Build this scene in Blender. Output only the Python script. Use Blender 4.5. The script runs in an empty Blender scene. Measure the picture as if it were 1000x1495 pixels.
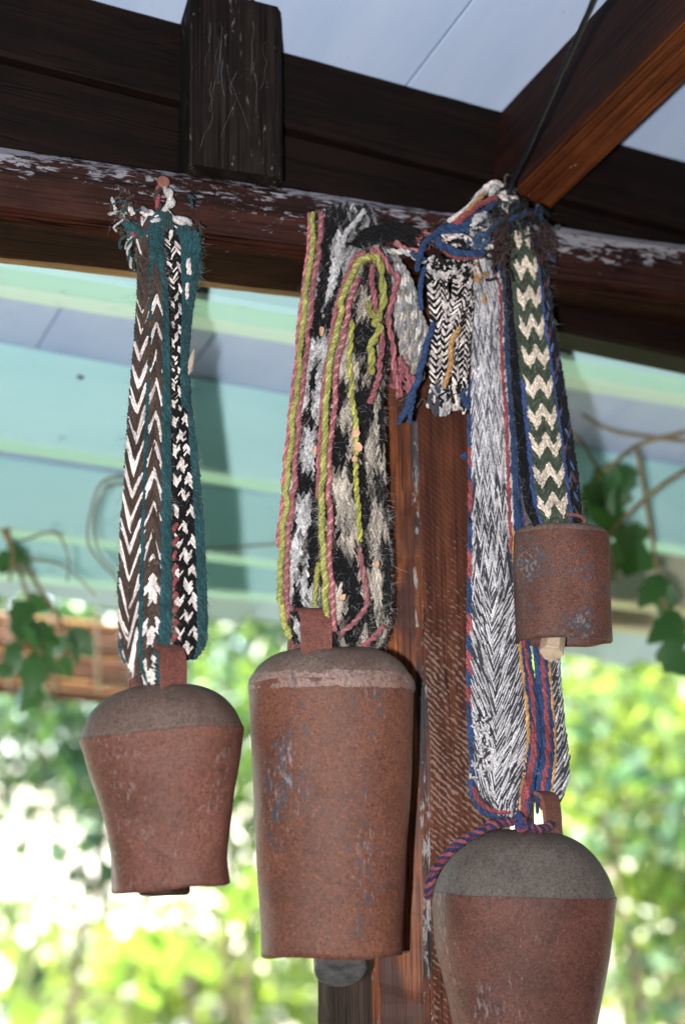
import bpy, math, random
import numpy as np
from mathutils import Vector, Matrix, noise

random.seed(7); rng = np.random.default_rng(7)
SC = bpy.context.scene
COL = SC.collection
R_ = math.radians

# ------------------------------------------------------------------ camera
# eye at the origin (about 1.6 m above the ground), looking slightly up
PITCH, ROLL, FPX, W0, H0 = R_(12.3), R_(0.9), 2083.0, 1000.0, 1495.0
cF = np.array([0, math.cos(PITCH), math.sin(PITCH)])
_R = np.array([1.0, 0, 0]); _U = np.array([0, -math.sin(PITCH), math.cos(PITCH)])
cR = _R * math.cos(ROLL) - _U * math.sin(ROLL)
cU = _U * math.cos(ROLL) + _R * math.sin(ROLL)
cam = bpy.data.cameras.new('camera'); camo = bpy.data.objects.new('camera', cam); COL.objects.link(camo)
camo.matrix_world = Matrix(((cR[0], cU[0], -cF[0], 0), (cR[1], cU[1], -cF[1], 0), (cR[2], cU[2], -cF[2], 0), (0, 0, 0, 1)))
cam.sensor_fit = 'HORIZONTAL'; cam.sensor_width = 24.0; cam.lens = 24.0 * FPX / W0
cam.clip_start = 0.05; cam.clip_end = 3000
cam.dof.use_dof = True; cam.dof.focus_distance = 1.03; cam.dof.aperture_fstop = 3.3; cam.dof.aperture_blades = 0
SC.camera = camo
# ------------------------------------------------------------------ sky, sun, flash, exposure
SUN_EL, SUN_AZ = R_(56), R_(-75)          # azimuth from +Y towards +X
w = bpy.data.worlds.new('World'); SC.world = w; w.use_nodes = True
nt = w.node_tree; bg = nt.nodes['Background']
sky = nt.nodes.new('ShaderNodeTexSky'); sky.sky_type = 'NISHITA'; sky.sun_disc = False
sky.sun_elevation = SUN_EL; sky.sun_rotation = SUN_AZ
nt.links.new(sky.outputs[0], bg.inputs[0]); bg.inputs[1].default_value = 0.10
sun = bpy.data.lights.new('sun', 'SUN'); sun.energy = 5.0; sun.angle = R_(0.53); sun.color = (1, 0.95, 0.86)
suno = bpy.data.objects.new('sun', sun); COL.objects.link(suno)
sd = Vector((math.sin(SUN_AZ) * math.cos(SUN_EL), math.cos(SUN_AZ) * math.cos(SUN_EL), math.sin(SUN_EL)))
suno.rotation_euler = sd.to_track_quat('Z', 'Y').to_euler()
# the photographer's own flash: the hard shadow beside every strap comes from it
fl = bpy.data.lights.new('camera_flash', 'AREA'); fl.shape = 'RECTANGLE'; fl.size = 0.012; fl.size_y = 0.03
fl.energy = 1.62; fl.color = (1.0, 0.97, 0.95)
flo = bpy.data.objects.new('camera_flash', fl); COL.objects.link(flo)
flo.location = (-0.062, -0.005, -0.02)
flo.rotation_euler = Vector((0.05, 0.97, 0.24)).to_track_quat('-Z', 'Y').to_euler()
vs = SC.view_settings; vs.view_transform = 'Standard'; vs.look = 'None'; vs.exposure = 3.55; vs.gamma = 1.0; vs.use_curve_mapping = False
SC.cycles.max_bounces = 8; SC.cycles.transparent_max_bounces = 8

# ------------------------------------------------------------------ projection helpers
def ray(u, v): return cF + cR * ((u - 500.0) / FPX) + cU * ((747.5 - v) / FPX)
def onz(u, v, z):
    d = ray(u, v); return d * (z / d[2])
def aty(u, v, y):
    d = ray(u, v); return d * (y / d[1])
BA = R_(20.3)                                    # direction of the round beam in plan
BE = np.array([math.cos(BA), math.sin(BA), 0.0]); BN = np.array([math.sin(BA), -math.cos(BA), 0.0])
BP = np.array([0.0, 1.045, 0.0])                 # a point of the plane of the beam's front face
def onp(u, v, p, n):
    d = ray(u, v); return d * (np.dot(p, n) / np.dot(d, n))
def Hp(u, v, off): return onp(u, v, BP + BN * off, BN)   # off metres in front of the beam's face
def nrm(a): return a / (np.linalg.norm(a) + 1e-12)

# ------------------------------------------------------------------ colour and material helpers
def lin(c): return c / 12.92 if c <= 0.04045 else ((c + 0.055) / 1.055) ** 2.4
def hx(s):
    s = s.lstrip('#'); return tuple(lin(int(s[i:i + 2], 16) / 255.0) for i in (0, 2, 4))
class NB:
    def __init__(s, name):
        s.m = bpy.data.materials.new(name); s.m.use_nodes = True; s.t = s.m.node_tree
        s.b = s.t.nodes['Principled BSDF']; s.out = s.t.nodes['Material Output']
    def n(s, typ, **kw):
        nd = s.t.nodes.new(typ)
        for k, v in kw.items():
            if k.startswith('i_'):
                nd.inputs[k[2:].replace('_', ' ')].default_value = v
            else: setattr(nd, k, v)
        return nd
    def l(s, a, b): s.t.links.new(a, b)
    def coord(s, scale=(1, 1, 1), rot=(0, 0, 0), kind='Object'):
        tc = s.n('ShaderNodeTexCoord'); mp = s.n('ShaderNodeMapping'); mp.inputs['Scale'].default_value = scale; mp.inputs['Rotation'].default_value = rot
        s.l(tc.outputs[kind], mp.inputs['Vector']); return mp.outputs['Vector']
    def noise(s, vec, scale, detail=4, rough=0.55, dist=0.0):
        nd = s.n('ShaderNodeTexNoise'); nd.inputs['Scale'].default_value = scale; nd.inputs['Detail'].default_value = detail
        nd.inputs['Roughness'].default_value = rough; nd.inputs['Distortion'].default_value = dist
        s.l(vec, nd.inputs['Vector']); return nd.outputs['Fac']
    def ramp(s, fac, stops, interp='LINEAR'):
        r = s.n('ShaderNodeValToRGB'); cr = r.color_ramp; cr.interpolation = interp
        while len(cr.elements) < len(stops): cr.elements.new(0.5)
        for e, (p, c) in zip(cr.elements, stops):
            e.position = p; e.color = (c, c, c, 1) if isinstance(c, (int, float)) else (*c, 1)
        s.l(fac, r.inputs['Fac']); return r.outputs['Color']
    def mix(s, fac, a, b, mode='MIX'):
        m = s.n('ShaderNodeMix', data_type='RGBA', blend_type=mode)
        for val, k in ((fac, 0), (a, 6), (b, 7)):
            if hasattr(val, 'is_linked') or hasattr(val, 'links'): s.l(val, m.inputs[k])
            elif k == 0: m.inputs[0].default_value = val
            else: m.inputs[k].default_value = (*val, 1)
        return m.outputs[2]
    def math(s, op, a, b=0.0, c=None):
        m = s.n('ShaderNodeMath', operation=op)
        for i, val in enumerate((a, b) if c is None else (a, b, c)):
            if hasattr(val, 'links'): s.l(val, m.inputs[i])
            else: m.inputs[i].default_value = val
        return m.outputs[0]
    def bump(s, h, strength=0.3, dist=0.002):
        b = s.n('ShaderNodeBump'); b.inputs['Strength'].default_value = strength; b.inputs['Distance'].default_value = dist
        s.l(h, b.inputs['Height']); s.l(b.outputs['Normal'], s.b.inputs['Normal'])
    def fin(s, col, rough=0.7, spec=0.3):
        if hasattr(col, 'links'): s.l(col, s.b.inputs['Base Color'])
        else: s.b.inputs['Base Color'].default_value = (*col, 1)
        if hasattr(rough, 'links'): s.l(rough, s.b.inputs['Roughness'])
        else: s.b.inputs['Roughness'].default_value = rough
        s.b.inputs['Specular IOR Level'].default_value = spec
        return s.m

def wood(name, dark, light, paint=None, pamt=0.5, pz=None, rough=0.65, gs=1.0, blot=None, saw=None, spec=0.25):
    """grain runs along local X; paint = colour of what is left of old paint, pamt = threshold"""
    b = NB(name)
    v = b.coord((2.2 * gs, 60 * gs, 60 * gs)); f1 = b.noise(v, 1.0, 5, 0.6, 0.3)
    v2 = b.coord((9 * gs, 300 * gs, 300 * gs)); f2 = b.noise(v2, 1.0, 3, 0.6)
    g = b.math('ADD', b.math('MULTIPLY', f1, 0.65), b.math('MULTIPLY', f2, 0.35))
    col = b.ramp(g, [(0.36, dark), (0.62, light)])
    hh = g
    if blot:
        bl = b.noise(b.coord((7, 14, 14)), 1.6, 3, 0.5, 0.6)
        col = b.mix(b.ramp(bl, [(0.46, 0), (0.60, 1)]), col, blot)
    crk = b.noise(b.coord((1.3 * gs, 120 * gs, 120 * gs)), 1.0, 2, 0.5, 0.15)
    crk = b.math('ABSOLUTE', b.math('SUBTRACT', crk, 0.5)); crm = b.ramp(crk, [(0.004, 1), (0.016, 0)])
    fine = b.noise(b.coord((14 * gs, 620 * gs, 620 * gs)), 1.0, 2, 0.6)
    col = b.mix(b.ramp(fine, [(0.30, 0.75), (0.50, 0)]), col, tuple(x * 0.35 for x in dark))
    col = b.mix(b.math('MULTIPLY', crm, 0.85), col, tuple(x * 0.15 for x in dark))
    hh = b.math('SUBTRACT', hh, b.math('MULTIPLY', crm, 0.8))
    dirt = b.noise(b.coord((6, 9, 9)), 3.0, 5, 0.7)
    col = b.mix(b.ramp(dirt, [(0.35, 0.55), (0.6, 0.0)]), col, tuple(x * 0.45 for x in dark))
    if paint:
        pv = b.coord((30, 110, 110)); pf = b.noise(pv, 2.2, 6, 0.72, 0.5)
        pb = b.noise(b.coord((5, 16, 16)), 1.5, 3, 0.6)
        fac = b.math('ADD', b.math('MULTIPLY', pf, 0.8), b.math('MULTIPLY', pb, 0.4))
        if pz:                                   # where weather has reached: upper edge of the timber
            tc = b.n('ShaderNodeTexCoord'); sp = b.n('ShaderNodeSeparateXYZ'); b.l(tc.outputs['Object'], sp.inputs[0])
            mr = b.n('ShaderNodeMapRange'); b.l(sp.outputs['Z'], mr.inputs['Value'])
            mr.inputs['From Min'].default_value = pz[0]; mr.inputs['From Max'].default_value = pz[1]
            mr.inputs['To Min'].default_value = -0.25; mr.inputs['To Max'].default_value = 0.02
            fac = b.math('ADD', fac, mr.outputs[0])
        pm = b.ramp(fac, [(pamt, 0), (pamt + 0.05, 1)])
        col = b.mix(pm, col, paint); hh = b.math('ADD', g, b.math('MULTIPLY', pm, 0.3))
    if saw:
        # circular-saw scratches across the grain that caught whitewash
        tcz = b.n('ShaderNodeTexCoord'); sp = b.n('ShaderNodeSeparateXYZ'); b.l(tcz.outputs['Object'], sp.inputs[0])
        t = b.math('ADD', b.math('MULTIPLY', sp.outputs['Y'], 0.62), b.math('MULTIPLY', sp.outputs['X'], 0.78))
        wob = b.noise(b.coord(), 60, 3, 0.6); wob2 = b.noise(b.coord(), 14, 2, 0.5)
        ph = b.math('ADD', b.math('MULTIPLY', t, 2 * math.pi / 0.0040), b.math('ADD', b.math('MULTIPLY', wob, 13.0), b.math('MULTIPLY', wob2, 20.0)))
        wv = b.math('ADD', b.math('MULTIPLY', b.math('SINE', ph), 0.5), 0.5)
        brk = b.noise(b.coord((260, 260, 260)), 1.0, 3, 0.6); env = b.noise(b.coord((9, 34, 34)), 1.4, 3, 0.6)
        mr = b.n('ShaderNodeMapRange'); b.l(sp.outputs['X'], mr.inputs['Value'])   # the top of the face was planed clean
        mr.inputs['From Min'].default_value = 1.93; mr.inputs['From Max'].default_value = 1.72
        mr.inputs['To Min'].default_value = -0.34; mr.inputs['To Max'].default_value = 0.0
        sn = b.math('ADD', b.math('MULTIPLY', wv, 0.25), b.math('MULTIPLY', brk, 0.62))
        f = b.math('ADD', b.math('ADD', sn, b.math('MULTIPLY', env, 0.5)), mr.outputs[0])
        pm = b.ramp(f, [(0.71, 0), (0.83, 1)])
        col = b.mix(b.math('MULTIPLY', pm, 0.48), col, hx('#97857a'))
        hh = b.math('ADD', g, b.math('MULTIPLY', sn, 0.8))
    b.bump(hh, 0.6, 0.0012)
    return b.fin(col, rough, spec)

def paintmat(name, c, c2, rough=0.55):
    b = NB(name)
    f = b.noise(b.coord((3, 18, 18)), 1.0, 4, 0.6); col = b.mix(b.ramp(f, [(0.35, 0), (0.7, 1)]), c, c2)
    d = b.noise(b.coord((1, 1, 1)), 26, 5, 0.75); col = b.mix(b.ramp(d, [(0.62, 0), (0.74, 0.5)]), col, tuple(x * 0.45 for x in c))
    b.bump(b.noise(b.coord((4, 90, 90)), 1, 3), 0.25, 0.001)
    return b.fin(col, rough, 0.3)

def rust(name, base, dark, chips=0.0, seed=0.0, pale=0.35, stretch=0.3):
    b = NB(name)
    v = b.coord((1, 1, 1)); mp = b.n('ShaderNodeMapping'); b.l(v, mp.inputs['Vector']); mp.inputs['Location'].default_value = (seed, seed * 2, 0); v = mp.outputs[0]
    f = b.noise(v, 16, 5, 0.65); col = b.mix(b.ramp(f, [(0.32, 0), (0.68, 1)]), dark, base)
    g = b.noise(v, 900, 2, 0.7); col = b.mix(b.ramp(g, [(0.36, 0.75), (0.52, 0)]), col, tuple(x * 0.42 for x in dark))
    g2 = b.noise(v, 620, 2, 0.7); col = b.mix(b.ramp(g2, [(0.58, 0), (0.72, 0.5)]), col, tuple(min(1, x * 1.9) for x in base))
    g3 = b.noise(v, 330, 3, 0.75); col = b.mix(b.ramp(g3, [(0.34, 0.5), (0.48, 0)]), col, tuple(x * 0.4 for x in dark)); col = b.mix(b.ramp(g3, [(0.60, 0), (0.74, 0.22)]), col, tuple(min(1, x * 1.7) for x in base))
    big = b.noise(v, 34, 5, 0.7, 0.6); col = b.mix(b.ramp(big, [(0.54, 0), (0.70, 0.45)]), col, tuple(x * 0.45 for x in dark))
    sv = b.n('ShaderNodeMapping'); b.l(v, sv.inputs['Vector']); sv.inputs['Scale'].default_value = (1, 1, stretch)
    if chips:
        c1 = b.noise(sv.outputs[0], 300, 5, 0.72, 0.2); c2 = b.noise(sv.outputs[0], 30, 3, 0.6)
        cf = b.math('ADD', b.math('MULTIPLY', c1, 0.65), b.math('MULTIPLY', c2, 0.35))
        cm = b.ramp(cf, [(0.66 - chips, 0), (0.69 - chips, 1)])
        col = b.mix(b.math('MULTIPLY', cm, 0.85), col, hx('#3a4048'))
    sp = b.noise(sv.outputs[0], 420, 3, 0.7); sb = b.noise(sv.outputs[0], 30, 2, 0.5)
    sf = b.math('ADD', b.math('MULTIPLY', sp, 0.6), b.math('MULTIPLY', sb, 0.4))
    sm = b.ramp(sf, [(0.59, 0), (0.65, 1)])
    col = b.mix(b.math('MULTIPLY', sm, pale), col, hx('#8f8688'))
    b.l(b.ramp(f, [(0.3, 0.5), (0.7, 0.7)]), b.b.inputs['Roughness'])
    b.b.inputs['Metallic'].default_value = 0.0
    b.bump(b.math('ADD', b.math('MULTIPLY', g, 0.7), b.math('MULTIPLY', big, 0.6)), 0.55, 0.0007)
    b.l(col, b.b.inputs['Base Color']); b.b.inputs['Specular IOR Level'].default_value = 0.22
    return b.m

def wool():
    b = NB('wool yarn')
    at = b.n('ShaderNodeAttribute', attribute_name='Col')
    n1 = b.noise(b.coord(), 700, 2, 0.6); n2 = b.noise(b.coord(), 45, 3, 0.6)
    k = b.math('ADD', b.math('MULTIPLY', n1, 1.9), b.math('MULTIPLY', n2, 1.0))
    hs = b.n('ShaderNodeHueSaturation'); hs.inputs['Saturation'].default_value = 0.88; b.l(at.outputs['Color'], hs.inputs['Color']); b.l(b.math('ADD', k, -0.56), hs.inputs['Value'])
    b.l(hs.outputs[0], b.b.inputs['Base Color']); b.b.inputs['Roughness'].default_value = 0.92
    b.b.inputs['Specular IOR Level'].default_value = 0.12
    b.b.inputs['Sheen Weight'].default_value = 0.06; b.b.inputs['Sheen Roughness'].default_value = 0.5
    b.bump(n1, 0.9, 0.0008)
    return b.m

def leafmat(name, c, t, rough=0.38, tw=0.4):
    b = NB(name); g = b.n('ShaderNodeNewGeometry')
    var = g.outputs['Random Per Island']
    col = b.mix(var, tuple(x * 0.6 for x in c), tuple(min(1, x * 1.35) for x in c)); tcol = b.mix(var, tuple(x * 0.6 for x in t), tuple(min(1, x * 1.3) for x in t))
    b.l(col, b.b.inputs['Base Color']); b.b.inputs['Roughness'].default_value = rough; b.b.inputs['Specular IOR Level'].default_value = 0.5
    tr = b.n('ShaderNodeBsdfTranslucent'); b.l(tcol, tr.inputs['Color'])
    mx = b.n('ShaderNodeMixShader'); mx.inputs[0].default_value = tw
    b.l(b.b.outputs[0], mx.inputs[1]); b.l(tr.outputs[0], mx.inputs[2]); b.l(mx.outputs[0], b.out.inputs['Surface'])
    return b.m

def plain(name, c, rough=0.8, var=0.35, sc=60):
    b = NB(name); f = b.noise(b.coord(), sc, 4, 0.65)
    col = b.mix(b.ramp(f, [(0.3, 0), (0.7, 1)]), tuple(x * (1 - var) for x in c), tuple(min(1, x * (1 + var)) for x in c))
    b.bump(f, 0.3, 0.001)
    return b.fin(col, rough, 0.25)

M = {}
M['beam'] = wood('weathered beam', hx('#1a0d0a'), hx('#3d2119'), hx('#85838a'), 0.565, (-0.03, 0.024), 0.6, 1.0, None, None, 0.15)
M['beam_low'] = wood('beam underside', hx('#170b08'), hx('#351c13'), hx('#8f8b92'), 0.79, None, 0.9, 1.0, None, None, 0.04)
M['beam_edge'] = wood('beam raw edge', hx('#5a3518'), hx('#96683a'))
M['plate'] = wood('dark plate', hx('#0d0705'), hx('#1c0f0a'), None, 0.5, None, 0.7, 1.0, None, None, 0.12)  # dark timber, base colour lowered further for flash falloff
M['block'] = wood('dark strut', hx('#110d0c'), hx('#2d2521'), hx('#6e6a68'), 0.70, None, 0.8, 1.0, None, None, 0.1)
M['rafter'] = wood('rafter', hx('#170b07'), hx('#361a0c'), hx('#b9aca4'), 0.80, None, 0.65, 1.0, None, None, 0.15)
M['rafter_lit'] = wood('rafter underside lit tint', hx('#3a1b0c'), hx('#69381a'), hx('#c8bdb4'), 0.78, None, 0.75, 1.0, None, None, 0.08)  # same timber, lighter: the lit orange of the underside is in the colour
M['post_smooth'] = wood('post planed face', hx('#4a220f'), hx('#925024'), hx('#9a8f8c'), 0.79, None, 0.5, 1.0, hx('#3a1c14'))
M['post_sawn'] = wood('post sawn face', hx('#381a10'), hx('#663a28'), None, 0.5, None, 0.6, 1.0, None, 52)
M['post_side'] = wood('post grey side', hx('#1e1512'), hx('#43342c'), hx('#8d8a8c'), 0.83, None, 0.85, 1.0, None, None, 0.05)
M['post_arris'] = wood('post worn arris', hx('#221c1c'), hx('#4d474b'), hx('#86807f'), 0.63, None, 0.85, 1.0, hx('#6a3a22'))
M['mint'] = paintmat('mint paint', hx('#a9d4d8'), hx('#b6dde0'))
M['mint_pale'] = paintmat('pale mint paint', hx('#cfe6e6'), hx('#d8ecea'))
M['ceil'] = paintmat('ceiling white sky-tinted', hx('#a6b8d6'), hx('#b2c2dc'))  # white boards; blue of the sky light is mixed into the base colour
M['cream'] = paintmat('cream joist tone', hx('#b2aa9a'), hx('#c0b8a8'))  # colours the continued stretch of two mint joists
M['wool'] = wool()
M['nail'] = plain('rusty nail', hx('#7b5146'), 0.6)
M['cord'] = plain('black cord', hx('#15151a'), 0.5)
M['webm'] = plain('cobweb', hx('#b8b8bc'), 0.9)
M['clap_dark'] = plain('weathered clapper', hx('#4a4a4a'), 0.6, 0.5, 120)
M['clap_pale'] = plain('pale wood clapper', hx('#b3a08a'), 0.8, 0.3, 90)
M['bark'] = plain('bark', hx('#6b5b4a'), 0.9, 0.4, 30)
M['tendril'] = plain('dry vine', hx('#7c6c52'), 0.85)
M['reed'] = plain('reed', hx('#5e3e26'), 0.7, 0.4, 40)
M['reed_pale'] = plain('pale reed', hx('#9a6c40'), 0.7, 0.3, 40)
M['ground'] = plain('dry pale ground', (0.40, 0.37, 0.31), 0.95, 0.25, 1.5)
M['stucco'] = plain('pale stucco', (0.30, 0.28, 0.24), 0.9, 0.1, 8)
M['added_wall'] = plain('added wall stone', (0.07, 0.06, 0.05), .9, .3, 4)  # for the added walls, dark so they bounce little light
M['floor'] = plain('porch floor', (0.06, 0.05, 0.042), .8, .3, 6)  # out of view; kept dark to cut bounce under the roof
M['added_lawn'] = plain('dark added grass', (0.05, 0.075, 0.025), .95, .4, 12)  # added ground cover, dark for low bounce
M['leaf'] = leafmat('leaf', (0.06, 0.115, 0.03), (0.16, 0.26, 0.03))
M['leaf_y'] = leafmat('yellow green leaf', (0.09, 0.145, 0.035), (0.27, 0.37, 0.05))
M['leaf_d'] = leafmat('dark leaf', (0.035, 0.085, 0.03), (0.06, 0.13, 0.02), 0.45, 0.3)
M['vine'] = leafmat('vine leaf', (0.022, 0.085, 0.028), (0.05, 0.13, 0.02), 0.5, 0.3)
M['husk'] = plain('dry leaf husk', hx('#a8998c'), .9)
M['speck'] = plain('insect husk', hx('#4a4438'), .9)
M['flake'] = plain('dry flake', hx('#b8957a'), 0.9)

# ------------------------------------------------------------------ mesh helpers
def mesh_np(name, V, F, mats, mi=None, C=None, smooth=True):
    V = np.asarray(V, dtype=np.float32); F = np.asarray(F, dtype=np.int32)
    me = bpy.data.meshes.new(name); k = F.shape[1]
    me.vertices.add(len(V)); me.vertices.foreach_set('co', V.ravel())
    me.loops.add(F.size); me.loops.foreach_set('vertex_index', F.ravel())
    me.polygons.add(len(F)); me.polygons.foreach_set('loop_start', np.arange(0, F.size, k, dtype=np.int32))
    if mi is not None: me.polygons.foreach_set('material_index', np.asarray(mi, dtype=np.int32))
    me.polygons.foreach_set('use_smooth', np.full(len(F), smooth))
    for m in mats: me.materials.append(m)
    if C is not None:
        ca = me.color_attributes.new('Col', 'FLOAT_COLOR', 'POINT')
        ca.data.foreach_set('color', np.concatenate([np.asarray(C), np.ones((len(V), 1))], 1).astype(np.float32).ravel())
    me.update(calc_edges=True); me.validate()
    return me
def mesh_py(name, V, F, mats, mi=None, smooth=False):
    me = bpy.data.meshes.new(name); me.from_pydata([tuple(map(float, v)) for v in V], [], F)
    for m in mats: me.materials.append(m)
    if mi is not None: me.polygons.foreach_set('material_index', mi)
    me.polygons.foreach_set('use_smooth', [smooth] * len(me.polygons)); me.update(); return me
def put(name, me, parent=None, mat=None):
    o = bpy.data.objects.new(name, me); COL.objects.link(o)
    if mat is not None: o.matrix_world = mat
    if parent is not None:
        o.parent = parent
        o.matrix_parent_inverse = Matrix.Translation(-Vector(parent.location))
    return o
def tag(o, label, cat, group=None, kind=None):
    o['label'] = label; o['category'] = cat
    if group: o['group'] = group
    if kind: o['kind'] = kind
    return o
def thing(name, loc, label, cat, group=None):
    o = bpy.data.objects.new(name, None); COL.objects.link(o); o.location = tuple(map(float, loc)); o.empty_display_size = 0.02
    return tag(o, label, cat, group)
def frame(x, z, o):
    x = nrm(np.asarray(x, float)); z = np.asarray(z, float); z = nrm(z - x * np.dot(x, z)); y = np.cross(z, x)
    return Matrix(((x[0], y[0], z[0], o[0]), (x[1], y[1], z[1], o[1]), (x[2], y[2], z[2], o[2]), (0, 0, 0, 1)))
def sweep(name, prof, x0, x1, mats, emat=None, seg=24, jit=0.0006, seed=0, capmat=0, taper=None):
    """prof: closed list of (y, z) seen along +X; emat: material per profile edge; caps at both ends"""
    n = len(prof); V = []; F = []; mi = []
    for i in range(seg + 1):
        x = x0 + (x1 - x0) * i / seg
        for k, (y, z) in enumerate(prof):
            j = noise.noise(Vector((x * 9 + seed, k * 3.1, seed))) * jit + noise.noise(Vector((x * 70 + seed, k * 7.7, 3))) * jit * 0.5
            j2 = noise.noise(Vector((x * 9 + seed + 50, k * 3.1, 9))) * jit
            V.append((x, y + j, z + j2))
    for i in range(seg):
        for k in range(n):
            a = i * n + k; b = i * n + (k + 1) % n
            F.append((a, b, b + n, a + n)); mi.append(emat[k] if emat else 0)
    F.append(tuple(reversed(range(n)))); mi.append(capmat)
    F.append(tuple(seg * n + k for k in range(n))); mi.append(capmat)
    return mesh_py(name, V, F, mats, mi)
def rbox(y0, y1, z0, z1, c):
    return [(y0 + c, z0), (y1 - c, z0), (y1, z0 + c), (y1, z1 - c), (y1 - c, z1), (y0 + c, z1), (y0, z1 - c), (y0, z0 + c)]
def catmull(P, n):
    P = np.asarray(P, float)
    if len(P) == 2: return P[0] + (P[1] - P[0]) * np.linspace(0, 1, n)[:, None]
    Q = np.vstack([2 * P[0] - P[1], P, 2 * P[-1] - P[-2]]); m = len(P) - 1
    out = []
    for t in np.linspace(0, m, n):
        i = min(int(t), m - 1); f = t - i; a, b, c, d = Q[i:i + 4]
        out.append(0.5 * ((2 * b) + (-a + c) * f + (2 * a - 5 * b + 4 * c - d) * f * f + (-a + 3 * b - 3 * c + d) * f ** 3))
    return np.array(out)
def tube(P, rad, sides=6, cap=True):
    P = np.asarray(P, float); n = len(P); rad = np.broadcast_to(np.asarray(rad, float), (n,))
    T = np.gradient(P, axis=0); T /= np.linalg.norm(T, axis=1)[:, None] + 1e-12
    ref = np.array([0.13, 0.97, 0.2]) if abs(np.dot(T[n // 2], [0.13, 0.97, 0.2])) < 0.85 else np.array([1.0, 0, 0])
    A = np.cross(T, ref); A /= np.linalg.norm(A, axis=1)[:, None] + 1e-12; B = np.cross(T, A)
    th = np.arange(sides) * 2 * math.pi / sides
    V = (P[:, None] + rad[:, None, None] * (np.cos(th)[None, :, None] * A[:, None] + np.sin(th)[None, :, None] * B[:, None])).reshape(-1, 3)
    i = np.arange(n - 1)[:, None] * sides; k = np.arange(sides)[None]; k2 = (k + 1) % sides
    F = np.stack([i + k, i + k2, i + k2 + sides, i + k + sides], -1).reshape(-1, 4)
    return V, F
class Acc:
    """collects quads with per-vertex thread colour"""
    def __init__(s): s.V = []; s.F = []; s.C = []; s.n = 0
    def add(s, V, F, c):
        s.V.append(V); s.F.append(F + s.n); c = np.asarray(c, float)
        s.C.append(np.broadcast_to(c, (len(V), 3)) if c.ndim == 1 else c); s.n += len(V)
    def build(s, name, parent=None, mat=None):
        return put(name, mesh_np(name, np.vstack(s.V), np.vstack(s.F), [mat or M['wool']], None, np.vstack(s.C)), parent)

# colours of the yarns
TEAL, BROWN, WHITE, BLACK = hx('#1b474d'), hx('#43362f'), hx('#d0c5c1'), hx('#0f0f12')
PINK, LIME, GREY, LGREY = hx('#934e56'), hx('#8e8e3e'), hx('#8b8c93'), hx('#b4b3b4')
BLUE, RED, ORANGE, CREAM = hx('#1a3b68'), hx('#8a363c'), hx('#b98742'), hx('#d6c6b2')
GREEN, NAVY, DGREY, DBROWN = hx('#3e4a3c'), hx('#12151f'), hx('#2c2c36'), hx('#33231f')
PX = 1.03 / FPX                                   # metres per photo pixel at the straps
def cvar(c, a=0.18):
    return np.clip(np.array(c) * (1 + a * rng.standard_normal()), 0.003, 0.95)

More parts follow.
